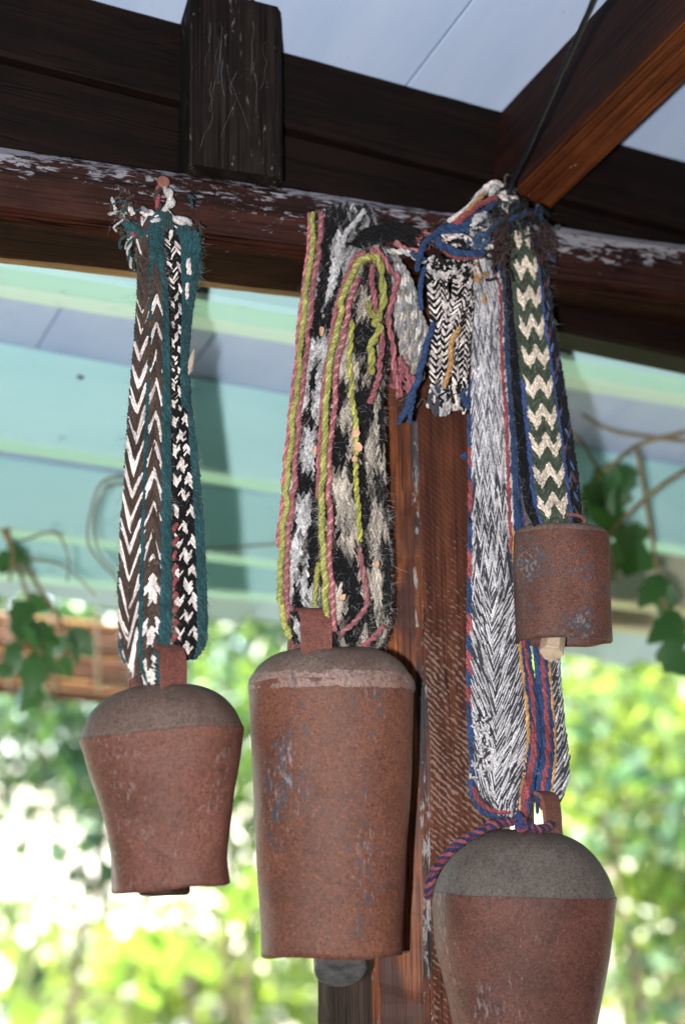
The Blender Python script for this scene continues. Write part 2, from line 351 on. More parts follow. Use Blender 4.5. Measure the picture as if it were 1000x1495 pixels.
# unit stitch: a plump lozenge along X
def _stitch():
    st = [(-1, 0.3), (-0.8, 0.85), (0, 1.0), (0.8, 0.85), (1, 0.3)]; sd_ = 6; V = []; F = []
    for x, r in st:
        for k in range(sd_): a = 2 * math.pi * k / sd_; V.append((x, r * math.cos(a), r * math.sin(a)))
    for i in range(4):
        for k in range(sd_): F.append((i * sd_ + k, i * sd_ + (k + 1) % sd_, (i + 1) * sd_ + (k + 1) % sd_, (i + 1) * sd_ + k))
    return np.array(V), np.array(F)
SV, SF = _stitch()
class Ribbon:
    """rows: (vL,uL,vR,uR,offL,offR) down the band; bulge in metres"""
    def __init__(s, rows, bulge=0.004, n=240):
        r = catmull(rows, n)
        s.L = np.array([Hp(a[1], a[0], a[4]) for a in r]); s.Rr = np.array([Hp(a[3], a[2], a[5]) for a in r])
        s.v = (r[:, 0] + r[:, 2]) / 2; s.n = n; s.bulge = bulge
        mid = (s.L + s.Rr) / 2; s.arc = np.concatenate([[0], np.cumsum(np.linalg.norm(np.diff(mid, axis=0), axis=1))])
    def at(s, ss, t):
        f = np.clip(t, 0, 1) * (s.n - 1); i = min(int(f), s.n - 2); f -= i
        L = s.L[i] * (1 - f) + s.L[i + 1] * f; Rr = s.Rr[i] * (1 - f) + s.Rr[i + 1] * f
        S = Rr - L; mid0 = (s.L[i] + s.Rr[i]) / 2; mid1 = (s.L[i + 1] + s.Rr[i + 1]) / 2
        T = nrm(mid1 - mid0); wd = np.linalg.norm(S); S = S / wd; N = nrm(np.cross(S, T)); 
        if np.dot(N, cF) > 0: N = -N
        p = L + S * wd * ss + N * s.bulge * (4 * ss * (1 - ss))
        # tilt of the surface across the bulge
        sl = s.bulge * 4 * (1 - 2 * ss) / max(wd, 1e-4)
        N2 = nrm(N - S * sl); S2 = nrm(S + N * sl)
        return p, S2, T, N2, wd, s.v[i] * (1 - f) + s.v[i + 1] * f
    def slab(s, acc, col, th=0.004, inset=0.03):
        """the solid cloth behind the stitches"""
        m = 9; V = []; n = 60
        for i in range(n):
            for side in (0, 1):
                for k in range(m):
                    ss = inset + (1 - 2 * inset) * k / (m - 1); p, S, T, N, wd, v = s.at(ss, i / (n - 1)); V.append(p - N * (0.0005 if side == 0 else th))
        F = []
        for i in range(n - 1):
            for side in (0, 1):
                for k in range(m - 1):
                    a = i * 2 * m + side * m + k; q = (a, a + 1, a + 1 + 2 * m, a + 2 * m); F.append(q if side else q[::-1])
            for k in (0, m - 1):
                a = i * 2 * m + k; F.append((a, a + m, a + 3 * m, a + 2 * m))
        acc.add(np.array(V), np.array(F), col)
    def lane(s, acc, s0, s1, sgn, ang, row_px, thick_px, cf, v0=-1e9, v1=1e9, lift=0.0, wob=0.35, lmax=1.0):
        """a column of slanted stitches; cf(row, v) -> colour or None"""
        tot = s.arc[-1]; rows = int(tot / (row_px * PX)); O = []; A = []; C = []
        sc = (s0 + s1) / 2
        for r in range(rows):
            t = (r + 0.5) / rows; ai = np.interp(t * tot, s.arc, np.arange(s.n)) / (s.n - 1)
            p, S, T, N, wd, v = s.at(sc + (rng.random() - 0.5) * 0.1 * (s1 - s0), ai)
            if v < v0 or v > v1: continue
            c = cf(r, v)
            if c is None: continue
            lw = wd * (s1 - s0); a = math.tan(R_(max(ang * .72, ang + rng.normal() * 4)))
            hl = S * (sgn * lw * 0.5) + T * (lw * 0.5 / a); L = np.linalg.norm(hl); x = hl / L; L *= lmax
            y = nrm(np.cross(N, x)); th = thick_px * PX * 0.5 * (1 + wob * 0.5 * rng.standard_normal() * 0.6)
            O.append(p + N * (lift + rng.normal() * 0.0003)); A.append((x * L, y * th, N * th * 0.85)); C.append(cvar(c))
        if not O: return
        O = np.array(O); A = np.array(A); V = (O[:, None] + np.einsum('vk,nkd->nvd', SV, A)).reshape(-1, 3)
        F = (SF[None] + (np.arange(len(O)) * len(SV))[:, None, None]).reshape(-1, 4)
        acc.add(V, F, np.repeat(np.array(C), len(SV), 0))
def hairs(acc, P, Nn, n, lo, hi, cols, wid=0.00005, grav=0.4, spread=1.0):
    """loose fibres standing off the wool: P points, Nn normals"""
    k = rng.integers(0, len(P), n); P = P[k]; d = Nn[k] * 0.8 + rng.standard_normal((n, 3)) * spread; d /= np.linalg.norm(d, axis=1)[:, None]
    L = lo + (hi - lo) * rng.random(n) ** 2; b = rng.standard_normal((n, 3)) * 0.6; b[:, 2] -= grav
    side = np.cross(d, cF); side /= np.linalg.norm(side, axis=1)[:, None] + 1e-9
    pts = []
    for q in (0, 0.35, 0.7, 1.0): pts.append(P + d * (L * q)[:, None] + b * (L * q * q * 0.5)[:, None])
    V = np.stack([x for q, p in zip((1, .9, .7, .3), pts) for x in (p - side * wid * q, p + side * wid * q)], 1).reshape(-1, 3)
    F = np.array([(0, 1, 3, 2), (2, 3, 5, 4), (4, 5, 7, 6)])[None] + (np.arange(n) * 8)[:, None, None]
    cols = np.array(cols); c = cols[rng.integers(0, len(cols), n)]
    acc.add(V, F.reshape(-1, 4), np.repeat(c, 8, 0))
def rib_samples(rb, n, s0=0.0, s1=1.0, edge=0.0):
    P = []; Nn = []
    for _ in range(n):
        ss = s0 + (s1 - s0) * rng.random()
        if edge and rng.random() < edge: ss = random.choice((0.0, 1.0))
        p, S, T, N, wd, v = rb.at(ss, rng.random()); P.append(p); Nn.append(nrm(N * 0.6 + S * (ss - 0.5) * 2.4))
    return np.array(P), np.array(Nn)
def yarn(acc, pts, r_px, cols, plies=2, pitch=3.2, wob=0.25, n=None, fuzz=0, ends=True):
    """pts: (u, v, off); a plied yarn of thread colours cols"""
    P0 = np.array([Hp(a, b, c) for a, b, c in pts]); ln = np.sum(np.linalg.norm(np.diff(P0, axis=0), axis=1)); r = r_px * PX
    n = n or max(12, int(ln / (r * 0.55))); P = catmull(P0, n)
    s = np.linspace(0, ln, n)
    P = P + np.stack([np.interp(s, np.linspace(0, ln, max(3, int(ln / 0.008))), rng.standard_normal(max(3, int(ln / 0.008))) * wob * r) for _ in range(3)], 1)
    T = np.gradient(P, axis=0); T /= np.linalg.norm(T, axis=1)[:, None] + 1e-12
    A = np.cross(T, np.array([0.1, 0.95, 0.25])); A /= np.linalg.norm(A, axis=1)[:, None] + 1e-9; B = np.cross(T, A)
    ph0 = rng.random() * 6.28
    for k in range(plies):
        if plies == 1: Q = P; rr = np.full(n, r)
        else:
            th = 2 * math.pi * (s / (r * 2 * pitch)) + 2 * math.pi * k / plies + ph0
            Q = P + (np.cos(th)[:, None] * A + np.sin(th)[:, None] * B) * r * 0.5; rr = np.full(n, r * (0.62 if plies == 2 else 0.52))
        rr = rr * (1 + 0.12 * rng.standard_normal(n))
        if ends: rr[0] *= 0.3; rr[-1] *= 0.3
        V, F = tube(Q, rr, 6); c = np.array([cvar(cols[k % len(cols)], 0.12)]); acc.add(V, F, np.repeat(c, len(V), 0) * (1 + 0.08 * rng.standard_normal((len(V), 1))))
    if fuzz:
        nn = rng.standard_normal((n, 3)); nn /= np.linalg.norm(nn, axis=1)[:, None]
        hairs(acc, P + nn * r * 0.8, nn, fuzz, 0.001, 0.0045 if fuzz > 300 else 0.006, cols)
def tuft(acc, u, v, off, w, h, cols, n, r_px=2.2, lo=0.010, hi=0.022):
    """a tangle of short fuzzy ends"""
    for _ in range(n):
        du, dv = rng.normal() * w / 2.2, rng.normal() * h / 2.2; a = rng.random() * 6.28; L = (lo + (hi - lo) * rng.random()) / PX * 0.5
        o = off + rng.normal() * 0.006; pts = []
        for q in (-1, -0.3, 0.4, 1):
            pts.append((u + du + math.cos(a) * L * q * 0.6 + rng.normal() * 3, v + dv + math.sin(a) * L * q * 0.6 + rng.normal() * 3 + abs(q) * 3, o + rng.normal() * 0.003))
        yarn(acc, pts, r_px * (0.7 + 0.6 * rng.random()), [cols[rng.integers(len(cols))]], 2, wob=0.6)
    P = np.array([Hp(u + rng.normal() * w / 2, v + rng.normal() * h / 2, off + 0.004) for _ in range(60)])
    nn = rng.standard_normal(P.shape); nn /= np.linalg.norm(nn, axis=1)[:, None]
    hairs(acc, P, nn, n * 22, 0.002, 0.006, cols, 0.00004)

# ================================================================== THE SETTING
# the porch roof slopes down away from the house: plane of its boarded underside
_h = np.array([-math.sin(R_(8)), math.cos(R_(8))]); CS = 0.36
CN = np.array([CS * _h[0], CS * _h[1], 1.0]); CD = 0.64 + CS * float(np.dot([-0.15, 1.0], _h))
def zc(x, y): return CD - CN[0] * x - CN[1] * y
def onc(u, v, drop=0.0):
    d = ray(u, v); return d * ((CD - drop) / np.dot(CN, d))
GZ = -1.62
me = mesh_py('ground', [(-900, -900, GZ), (900, -900, GZ), (900, 900, GZ), (-900, 900, GZ)], [(0, 1, 2, 3)], [M['ground']])
put('ground', me)['kind'] = 'structure'
lw_ = sweep('added_lawn', rbox(-7, 7, 0, .01, .002), 2.2, 8.6, [M['added_lawn']], None, 2, 0)  # dark grass sheet added out of view to cut bounce into the porch
ADDED_LAWN = lw_
# ceiling: painted boards running out over the beam
CE, CFd = np.array([math.cos(BA), math.sin(BA), 0]), np.array([-math.sin(BA), math.cos(BA), 0])
_cz = nrm(CN); BDIR = np.array([-math.sin(R_(30)), math.cos(R_(30)), 0]); BDIR = nrm(BDIR - _cz * np.dot(BDIR, _cz)); BSID = np.cross(BDIR, _cz)
C0 = np.array([0.064, 1.102, 0]); C0[2] = zc(C0[0], C0[1])
ceil_r = bpy.data.objects.new('ceiling', None); COL.objects.link(ceil_r); ceil_r['kind'] = 'structure'; ceil_r.location = tuple(C0)
BW = 0.156
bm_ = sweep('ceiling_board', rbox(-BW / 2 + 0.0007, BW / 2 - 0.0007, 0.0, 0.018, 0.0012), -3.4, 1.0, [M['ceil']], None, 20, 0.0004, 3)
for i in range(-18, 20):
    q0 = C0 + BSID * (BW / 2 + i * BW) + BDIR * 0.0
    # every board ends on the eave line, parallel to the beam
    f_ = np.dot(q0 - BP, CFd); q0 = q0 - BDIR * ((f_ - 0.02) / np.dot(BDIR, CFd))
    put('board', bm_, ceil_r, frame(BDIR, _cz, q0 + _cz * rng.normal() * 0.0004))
_rb = nrm(CFd - _cz * np.dot(CFd, _cz))
ro = put('roof', sweep('roof', rbox(-3.4, 3.4, 0.026, 0.08, 0.005), -3.2, 0.98, [M['plate']], None, 4, 0), None, frame(_rb, _cz, C0)); ro['kind'] = 'structure'

# unseen house walls added to keep daylight out, and an unseen floor cutting bounce
hw = sweep('added_house_wall', rbox(-4.5, 4.5, 0, 4.2, .02), 0, .3, [M['added_wall']], None, 2, 0)
tag(put('added_house_wall', hw, None, frame(-CFd, (0, 0, 1), np.array([0, 0, GZ]) - CFd * 1.9)), 'unseen dark stone house wall added behind the camera to block daylight', 'wall')
for off_, lab_ in ((-1.7, 'unseen side wall added to keep daylight out, on the teal strap side'), (2.3, 'unseen side wall added to keep daylight out, on the rafter side')):
    V = []
    for t_ in (0, .25 * (1 if off_ > 0 else -1)):
        for f_, top in ((-1.9, 0), (1.75 if off_ < 0 else 1.2, 0), (1.75 if off_ < 0 else 1.2, 1), (-1.9, 1)):
            p_ = CE * (off_ + t_) + CFd * f_; V.append((p_[0], p_[1], zc(p_[0], p_[1]) + .02 if top else GZ))
    tag(put('added_house_wall', mesh_py('added_house_wall', V, [(0, 1, 2, 3), (7, 6, 5, 4), (0, 4, 5, 1), (1, 5, 6, 2), (2, 6, 7, 3), (3, 7, 4, 0)], [M['added_wall']])), lab_, 'wall')
pf = sweep('unseen_porch_floor', rbox(-3.4, 3.4, 0, .012, .003), -2.2, 2.2, [M['floor']], None, 2, 0)
put('added_lawn', ADDED_LAWN, None, frame(CFd, (0, 0, 1), np.array([0, 0, GZ - .004])))['kind'] = 'structure'
put('unseen_porch_floor', pf, None, frame(CFd, (0, 0, 1), np.array([0, 0, GZ - .004])))['kind'] = 'structure'

# ================================================================== TIMBERS
# round-edged beam
zb, zt = 0.430, 0.492; zm = (zb + zt) / 2; hz = (zt - zb) / 2
prof = [(0.010, -hz), (0.076, -hz), (0.091, -hz + 0.0005), (0.092, -hz + 0.010), (0.092, hz - 0.014), (0.078, hz), (0.022, hz), (0.010, hz - 0.004), (0.003, hz - 0.012), (0.0, hz - 0.026), (0.001, -hz + 0.008), (0.004, -hz + 0.002)]
em = [1, 2, 2, 0, 0, 0, 0, 0, 0, 0, 1, 1]
bme = sweep('beam', prof, -0.9, 1.2, [M['beam'], M['beam_low'], M['beam_edge']], em, 160, 0.0016, 1)
beam = put('beam', bme, None, frame(BE, (0, 0, 1), BP + np.array([0, 0, zm])))
tag(beam, 'reddish brown horizontal beam with flaking white paint that the bell straps hang from', 'beam', kind='thing')

# dark plate of two boards behind and above the beam
A0 = onc(155, 0); A1 = onc(730, 158); pe = nrm((A1 - A0) * np.array([1, 1, 0])); sl_ = (A1[2] - A0[2]) / np.linalg.norm((A1 - A0)[:2]); ps = nrm(np.array([pe[0], pe[1], sl_]))
plate = thing('wall_plate', A0 + pe * 0.2 - np.array([0, 0, .14]), 'very dark plate of stacked boards between the beam and the ceiling', 'plate')
for nm, z0, z1, dpt, sdv in (('upper_board', -.068, -.0005, 0.0, 4), ('lower_board', -.19, -.070, 0.006, 8)):
    put(nm, sweep(nm, rbox(dpt, 0.045, z0, z1, 0.003), -0.9, 1.1, [M['plate']], None, 80, 0.0012, sdv), plate, frame(ps, (0, 0, 1), A0))

# upright strut standing on the beam
bl = Hp(278, 255, 0.004); br = Hp(415, 262, 0.004); bw = np.linalg.norm((br - bl)[:2])
pr = [(0, 0.004), (0.004, 0), (bw - 0.004, 0), (bw, 0.004), (bw, 0.05), (0, 0.05)]
sm = sweep('upright_strut', [(a, -b) for a, b in pr][::-1], -0.002, zc(bl[0], bl[1]) + 0.004 - zt, [M['block']], None, 30, 0.0012, 12)
# local x up, y along beam, z towards the camera
so = put('upright_strut', sm, None, Matrix(((0, BE[0], BN[0], bl[0]), (0, BE[1], BN[1], bl[1]), (1, BE[2], BN[2], zt), (0, 0, 0, 1))))
tag(so, 'short dark upright timber strung with cobwebs, standing on the beam', 'strut')

# rafter coming out over the camera's side
T0 = onc(730, 160); T1 = onc(870, 10); re_ = nrm(T1 - T0); pl = nrm(np.cross(re_, (0, 0, 1)))
def onv(u, v, p): return onp(u, v, p, pl)
U0 = onv(765, 285, T0); dr = CD - np.dot(CN, U0)               # depth of the rafter below the boards
W0_ = onc(812, 311, dr); W1_ = onc(1000, 167, dr)
rw = 0.5 * (abs(np.dot(W0_ - T0, pl)) + abs(np.dot(W1_ - T0, pl)))
fr = frame(re_, _cz, T0); ry = np.array([fr[0][1], fr[1][1], fr[2][1]])
sg = 1 if np.dot(W1_ - T0, ry) > 0 else -1
y0, y1 = min(0, sg * rw), max(0, sg * rw)
print('rafter', rw, dr)
rm = sweep('rafter', rbox(y0, y1, -dr * .95, -0.0005, 0.003), -0.03, 1.3, [M['rafter'], M['rafter_lit']], [1, 0, 0, 0, 0, 0, 0, 0], 60, 0.0012, 21)
tag(put('rafter', rm, None, fr), 'slanting brown rafter, its lit underside coloured orange, resting on the beam', 'rafter')

# chamfered post under the beam (plan outline from its visible arrises)
def on_post(u, v, off): p = Hp(u, v, off); return p[:2]
pB = on_post(548, 1440, -0.045); pC = on_post(629, 1400, -0.020); pA = on_post(480, 1440, -0.105)
pD = pC + BE[:2] * 0.062
sideN = -BN[:2]
poly = [pA, pB, pC, pD, pD + BE[:2] * 0.02 + sideN * 0.03, pD + BE[:2] * 0.02 + sideN * 0.10, pA + sideN * 0.03]
ctr = np.mean(poly, axis=0)
# split chamfer arris with a thin worn strip
cb = pC + nrm(pB - pC) * 0.005; cd = pC + BE[:2] * 0.0025; bb = pB + nrm(pC - pB) * 0.003; ba = pB + nrm(pA - pB) * 0.003
poly = [pA, ba, bb, cb, cd, pD] + poly[4:]
pem = [2, 3, 0, 3, 1, 1, 2, 2, 2]
loc = [(p - ctr) for p in poly]
# local x up, y = BE, z = BN
prof = [(float(np.dot(p, BE[:2])), float(np.dot(p, BN[:2]))) for p in loc]
ar = sum(prof[i][0] * prof[(i + 1) % len(prof)][1] - prof[(i + 1) % len(prof)][0] * prof[i][1] for i in range(len(prof)))
if ar < 0:
    prof = prof[::-1]; pem = pem[::-1]; pem = pem[1:] + pem[:1]
pm_ = sweep('post', prof, 0, zb - GZ - 0.001, [M['post_smooth'], M['post_sawn'], M['post_side'], M['post_arris']], pem, 260, 0.0022, 31)
po = put('post', pm_, None, Matrix(((0, BE[0], BN[0], ctr[0]), (0, BE[1], BN[1], ctr[1]), (1, BE[2], BN[2], GZ), (0, 0, 0, 1))))
tag(po, 'brown wooden post with a chamfered corner and whitish saw marks, behind the hanging bells', 'post')

# mint painted joists beyond the beam
def joist(a, b, drop, hgt, back, mat, label, seed, name='painted_joist', x0=-1.3, x1=2.4, cat='joist'):
    """a, b: pixels of a bottom edge lying drop below the boards; back: that edge is the far one"""
    P = onc(*a, drop); Q = onc(*b, drop); e = nrm(Q - P); wd = 0.05
    y0_, y1_ = (-wd, 0) if back else (0, wd)
    o = put(name, sweep(name, rbox(y0_, y1_, 0, hgt - 0.0005, 0.004), x0, x1, [M[mat]], None, 40, 0.0012, seed), None, frame(e, (0, 0, 1), P))
    return tag(o, label, cat, 'painted joists under the ceiling')
joist((0, 418), (1000, 578), .104, .104, True, 'mint', 'mint green joist directly behind the brown beam', 41)
joist((0, 436), (1000, 597), .03, .03, True, 'mint_pale', 'narrow pale mint batten against the white ceiling boards', 42, 'painted_batten', cat='batten')
joist((0, 640), (1000, 798), .104, .104, False, 'mint', 'mint green joist just beyond the pale ceiling strip', 43)
joist((0, 770), (430, 822), .085, .085, False, 'mint', 'mint green joist with looping vine tendrils in front of it', 44, x1=.50)
joist((0, 838), (430, 872), .060, .060, False, 'mint', 'outermost mint green joist, above the reed screen', 45, x1=.50)
joist((430, 822), (1000, 890), .085, .085, False, 'cream', 'cream stretch of a joist behind the hanging vine leaves', 46, x0=.16)
joist((430, 872), (1000, 925), .060, .060, False, 'cream', 'cream stretch of the outermost joist, over the bright shrub', 47, x0=.16)

# ================================================================== BELLS
def bell(name, top, bot, prof_dome, prof_body, off, ratio, mats, label, group='rusty bells hanging from the beam', tiltd=0.0, dent=0.0015, seed=0):
    """profiles: (px down the axis from top, half width px)"""
    T = Hp(*top, off); B = Hp(*bot, off); L = np.linalg.norm(B - T); a = (B - T) / L
    a = nrm(a + np.array([0, tiltd, 0]))
    r = nrm(cR - a * np.dot(cR, a)); d = np.cross(a, r); lpx = math.hypot(bot[0] - top[0], bot[1] - top[1]); k = L / lpx; kw = float(np.dot((T + B) / 2, cF)) / FPX
    root = thing(name, T, label, 'bell', group)
    def ring(P, inner=0.0):
        V = []; n = 56
        for (x, h) in P:
            for j in range(n):
                th = 2 * math.pi * j / n; c, s = math.cos(th), math.sin(th)
                # slightly squared oval, hammered
                e = 1.0 / ((abs(c) ** 2.3 + abs(s) ** 2.3) ** (1 / 2.3))
                hw = max(h * kw - inner, 0.0002)
                dn = noise.noise(Vector((c * 2 + seed, s * 2, x * k * 18))) * dent * min(1, hw / 0.03)
                V.append(T + a * (x * k + 0.0016 * noise.noise(Vector((c * 1.7 + seed * 3, s * 1.7, 2.2))) * min(1, h / 60)) + r * (c * e * hw + c * dn) + d * (s * e * hw * ratio + s * dn))
        return V, n
    def skin(P, nm, mat, thick=0.0022, close=True):
        V1, n = ring(P); V2, _ = ring(P[::-1], thick); V = V1 + V2; m = len(P) * 2; F = []
        for i in range(m - 1):
            for j in range(n): F.append((i * n + j, i * n + (j + 1) % n, (i + 1) * n + (j + 1) % n, (i + 1) * n + j))
        if not close:
            for j in range(n): F.append(((m - 1) * n + j, (m - 1) * n + (j + 1) % n, (j + 1) % n, j))
        o = put(nm, mesh_np(nm, V, F, [mat]), root); 
        me_ = o.data; me_.update(); return o
    def dens(P, m=5):
        P = np.array(P, float); out = []
        for i in range(len(P) - 1):
            for q in range(m): out.append(P[i] + (P[i + 1] - P[i]) * q / m)
        return out + [P[-1]]
    dm = catmull(prof_dome, 26)
    skin([(x, max(h, 0.5)) for x, h in dm], 'dome', mats[1], close=True)
    bd = catmull(prof_body, 34)
    skin(list(map(tuple, bd)), 'body', mats[0], close=False)
    return root, T, a, r, d, k
def strip_loop(root, c, up, ax, half, height, width, th, mat, name='hanging_loop', n=22):
    """inverted U of flat iron: legs at c +- ax*half, strip broad across"""
    ax = nrm(ax - up * np.dot(ax, up)); br = np.cross(up, ax); V = []; F = []
    path = []
    for i in range(n + 1):
        t = i / n
        th_ = math.pi * (1 - t); ce = math.copysign(abs(math.cos(th_)) ** 0.55, math.cos(th_)); se = abs(math.sin(th_)) ** 0.55
        path.append((ce * half, se * height))
    path = [(-half * 1.05, -0.006)] + path + [(half * 1.05, -0.006)]
    m = len(path)
    for i, (x, y) in enumerate(path):
        p0 = np.array(path[max(0, i - 1)]); p1 = np.array(path[min(m - 1, i + 1)]); t = nrm(p1 - p0); nn = np.array([-t[1], t[0]])
        for sx, sy in ((-1, 0), (1, 0), (1, 1), (-1, 1)):
            q = np.array([x, y]) + nn * (th * (0.5 - sy)); jw = 1 + 0.06 * noise.noise(Vector((i * 0.4, sx * 3, 1)))
            V.append(c + ax * q[0] + up * q[1] + br * sx * width * 0.5 * jw)
    for i in range(m - 1):
        for j in range(4): a = i * 4 + j; b = i * 4 + (j + 1) % 4; F.append((a, b, b + 4, a + 4))
    return put(name, mesh_np(name, V, F, [mat], smooth=False), root)
MR1 = [rust('rust even', hx('#6d463b'), hx('#4f332b'), 0.012, 1.0, 0.35), rust('dusty crown', hx('#63544d'), hx('#51423b'), 0.0, 2.0, 0.1)]
MR2 = [rust('rust with bare steel', hx('#734a3a'), hx('#50332a'), 0.10, 5.0, 0.5), rust('dusty crown grey', hx('#695b54'), hx('#54443d'), 0.02, 6.0, 0.4)]
MR3 = [rust('rust dark', hx('#644038'), hx('#472f29'), 0.008, 9.0, 0.4), rust('dusty crown dark', hx('#5d5651'), hx('#4b443f'), 0.0, 8.0, 0.12)]
MR4 = [rust('rust speckled', hx('#6a4438'), hx('#4b3028'), 0.125, 12.0, 0.4, 0.8), rust('dusty lid', hx('#6e5b52'), hx('#58473f'), 0.03, 14.0, 0.2)]
M['iron'] = rust('iron loop', hx('#7a4c43'), hx('#5a3731'), 0.03, 3.0, 0.2)
B1 = bell('bell', (233, 998), (250, 1297), [(0, 0), (2, 32), (9, 62), (24, 88), (46, 107), (74, 119.5)], [(74, 120.5), (80, 120), (120, 112), (170, 100), (220, 90), (262, 83.5), (299, 83)], 0.028, 0.72, MR1, 'plain brown bell with a grey domed top and narrow mouth, on the teal strap', dent=0.003, seed=1)
B2 = bell('bell', (484, 945), (484.5, 1395), [(0, 0), (3, 50), (12, 84), (28, 107), (45, 118), (58, 122)], [(58, 122.5), (64, 123), (145, 118.5), (245, 113), (345, 106.5), (400, 102), (450, 100.5)], 0.037, 0.72, MR2, 'tall tapering rust bell with bare grey patches, hanging from the pink and lime strap', seed=2, dent=0.0012)
_k = B2[5]; _V = []; _F = []          # crusted joint between dome and body
for i, (x, h) in enumerate(((44, 118.5), (50, 121.5), (56, 123.4), (61, 124.2), (66, 124.0), (69, 122.5))):
    for j in range(80):
        th = 2 * math.pi * j / 80; c, s_ = math.cos(th), math.sin(th); e = 1 / ((abs(c) ** 2.3 + abs(s_) ** 2.3) ** (1 / 2.3))
        hw_ = h * float(np.dot(B2[1] + B2[2] * .11, cF)) / FPX + 0.0007 * noise.noise(Vector((c * 9, s_ * 9, i * .8))); _V.append(B2[1] + B2[2] * (x * _k + .0012 * noise.noise(Vector((c * 7, s_ * 7, 4)))) + B2[3] * c * e * hw_ + B2[4] * s_ * e * hw_ * .72)
for i in range(5):
    for j in range(80): _F.append((i * 80 + j, i * 80 + (j + 1) % 80, i * 80 + 80 + (j + 1) % 80, i * 80 + 80 + j))
put('joint', mesh_np('joint', _V, _F, [rust('crusted joint', hx('#85706a'), hx('#6a5046'), 0.11, 21.0, 0.8)]), B2[0])
B3 = bell('bell', (763, 1211), (765, 1590), [(0, 0), (4, 45), (16, 78), (36, 102), (62, 120), (84, 130), (100, 134.5)], [(100, 135.5), (106, 135), (180, 126), (250, 111), (310, 99), (355, 93), (379, 93)], 0.040, 0.74, MR3, 'big bell with a tall grey dome and a red and navy cord over it', seed=3, dent=0.002)
B4 = bell('bell', (818, 769), (822, 938), [(0, 0), (1.5, 48), (5, 60), (10, 65), (16, 67.5)], [(16, 68), (20, 68.6), (90, 69.5), (169, 70)], 0.058, 0.74, MR4, 'smallest bell, straight sided and speckled, below the cream zigzag strap', seed=4, dent=0.002)
up = np.array([0, 0, 1.0])
def loop_at(Bx, u, v, off, ax, half, hgt, wid, mat=None):
    return strip_loop(Bx[0], Hp(u, v, off), up, np.array(ax, float), half, hgt, wid, 0.0025, mat or M['iron'])
loop_at(B1, 229, 1000, 0.028, (0.62, -0.78, 0), 0.021, 0.026, 0.020)
loop_at(B2, 452, 948, 0.042, (0.30, -0.95, 0), 0.017, 0.027, 0.022)
loop_at(B3, 787, 1212, 0.042, (0.75, -0.66, 0), 0.012, 0.026, 0.020)
loop_at(B4, 812, 772, 0.058, (0.97, -0.24, 0), 0.0215, 0.009, 0.012)
# clappers hang inside
def rod(name, p0, p1, r, mat, parent, squash=1.0, n=18):
    P = np.array([p0, p0 + (p1 - p0) * 0.02, p1 - (p1 - p0) * 0.02, p1]); V, F = tube(P, [r * .93, r, r, r * .93], n)
    V = list(V); F = [tuple(f) for f in F]; c0 = list(range(n))[::-1]; c1 = [3 * n + k for k in range(n)]
    return put(name, mesh_py(name, V, F + [tuple(c0), tuple(c1)], [mat]), parent)
rod('clapper', Hp(488, 1310, -0.002), Hp(497, 1418, 0.042), 36 * PX, M['clap_dark'], B2[0])
rod('clapper', Hp(243, 1100, 0.03), Hp(240, 1307, 0.03), 34 * PX, M['post_side'], B1[0])
rod('clapper', Hp(814, 880, 0.036), Hp(805, 955, 0.058), 18 * PX, M['clap_pale'], B4[0], n=6)

# ================================================================== STRAPS
def q(v, P): return v % P
# ---- strap 1: teal, brown and white
S1 = thing('woven_strap', Hp(238, 290, 0.01), 'narrow woolen strap of teal, brown and white chevrons tied to a nail', 'strap')
fz = Acc()
rows = [(322, 205, 322, 240, .014, .016), (345, 200, 342, 238, .018, .020), (385, 201, 385, 239, .018, .020), (430, 201, 430, 244, .02, .022), (521, 195, 521, 247, .022, .024), (611, 188, 611, 248, .024, .026), (700, 182, 700, 249, .026, .028), (770, 177, 770, 249, .028, .030), (845, 174, 845, 250, .03, .032), (920, 173, 905, 249, .032, .035), (952, 176, 940, 246, .033, .040), (978, 188, 962, 240, .032, .042), (992, 206, 985, 238, .030, .042), (1001, 222, 1001, 240, .028, .04)]
ra = Ribbon(rows, 0.005); acc = Acc(); ra.slab(acc, BROWN, 0.005)
n = 13
def vcol(c):
    def f(r, v):
        if v < 470: return BROWN if (v > 400 and (v + 14 * abs(c - 2)) % 40 > 12) else BROWN if c > 1 else WHITE if v % 30 < 9 else BROWN
        return WHITE if (v + 14 * abs(c - 2)) % 40 < 18 else BROWN
    return f
def lcol(c):
    def f(r, v):
        if v < 380: return TEAL
        if v < 834: return WHITE if (v - 15 * abs(c - 7.5)) % 42 < 18 and v > 425 else BROWN
        if v < 893: return WHITE if abs(c - 7.5) / 2.0 + abs(v - 864) / 28 < 1.0 else BROWN
        return WHITE if (v + 15 * abs(c - 7.5)) % 58 < 27 else BROWN
    return f
def vw(r, v):
    if v < 470: return WHITE if (r % 9 in (0, 1) and rng.random() < .4) else BROWN
    return WHITE if r % 8 in (0, 1, 2) else BROWN
def lw(r, v):
    if v < 390: return TEAL
    if v < 830: return WHITE if (r % 9 in (0, 1, 2) and v > 440) else BROWN
    return None
for s0, s1, g, cf_, an in ((-.01, .19, 1, vw, 17), (.18, .385, -1, vw, 17), (.435, .605, -1, lw, 16), (.595, .785, 1, lw, 16)): ra.lane(acc, s0, s1, g, an, 5.0, 5.2, cf_, lift=0.0004, wob=0.25)
for c in range(6, 10):
    ra.lane(acc, c / n - 0.01, (c + 1) / n + 0.01, -1 if c <= 7 else 1, 34, 3.4, 4.4, lambda r, v, f=lcol(c): f(r, v) if v >= 815 else None, lift=0.0003)
ra.lane(acc, -.02, .03, 1, 20, 6, 5, lambda r, v: TEAL if v < 640 or (r // 5) % 3 == 0 else None)
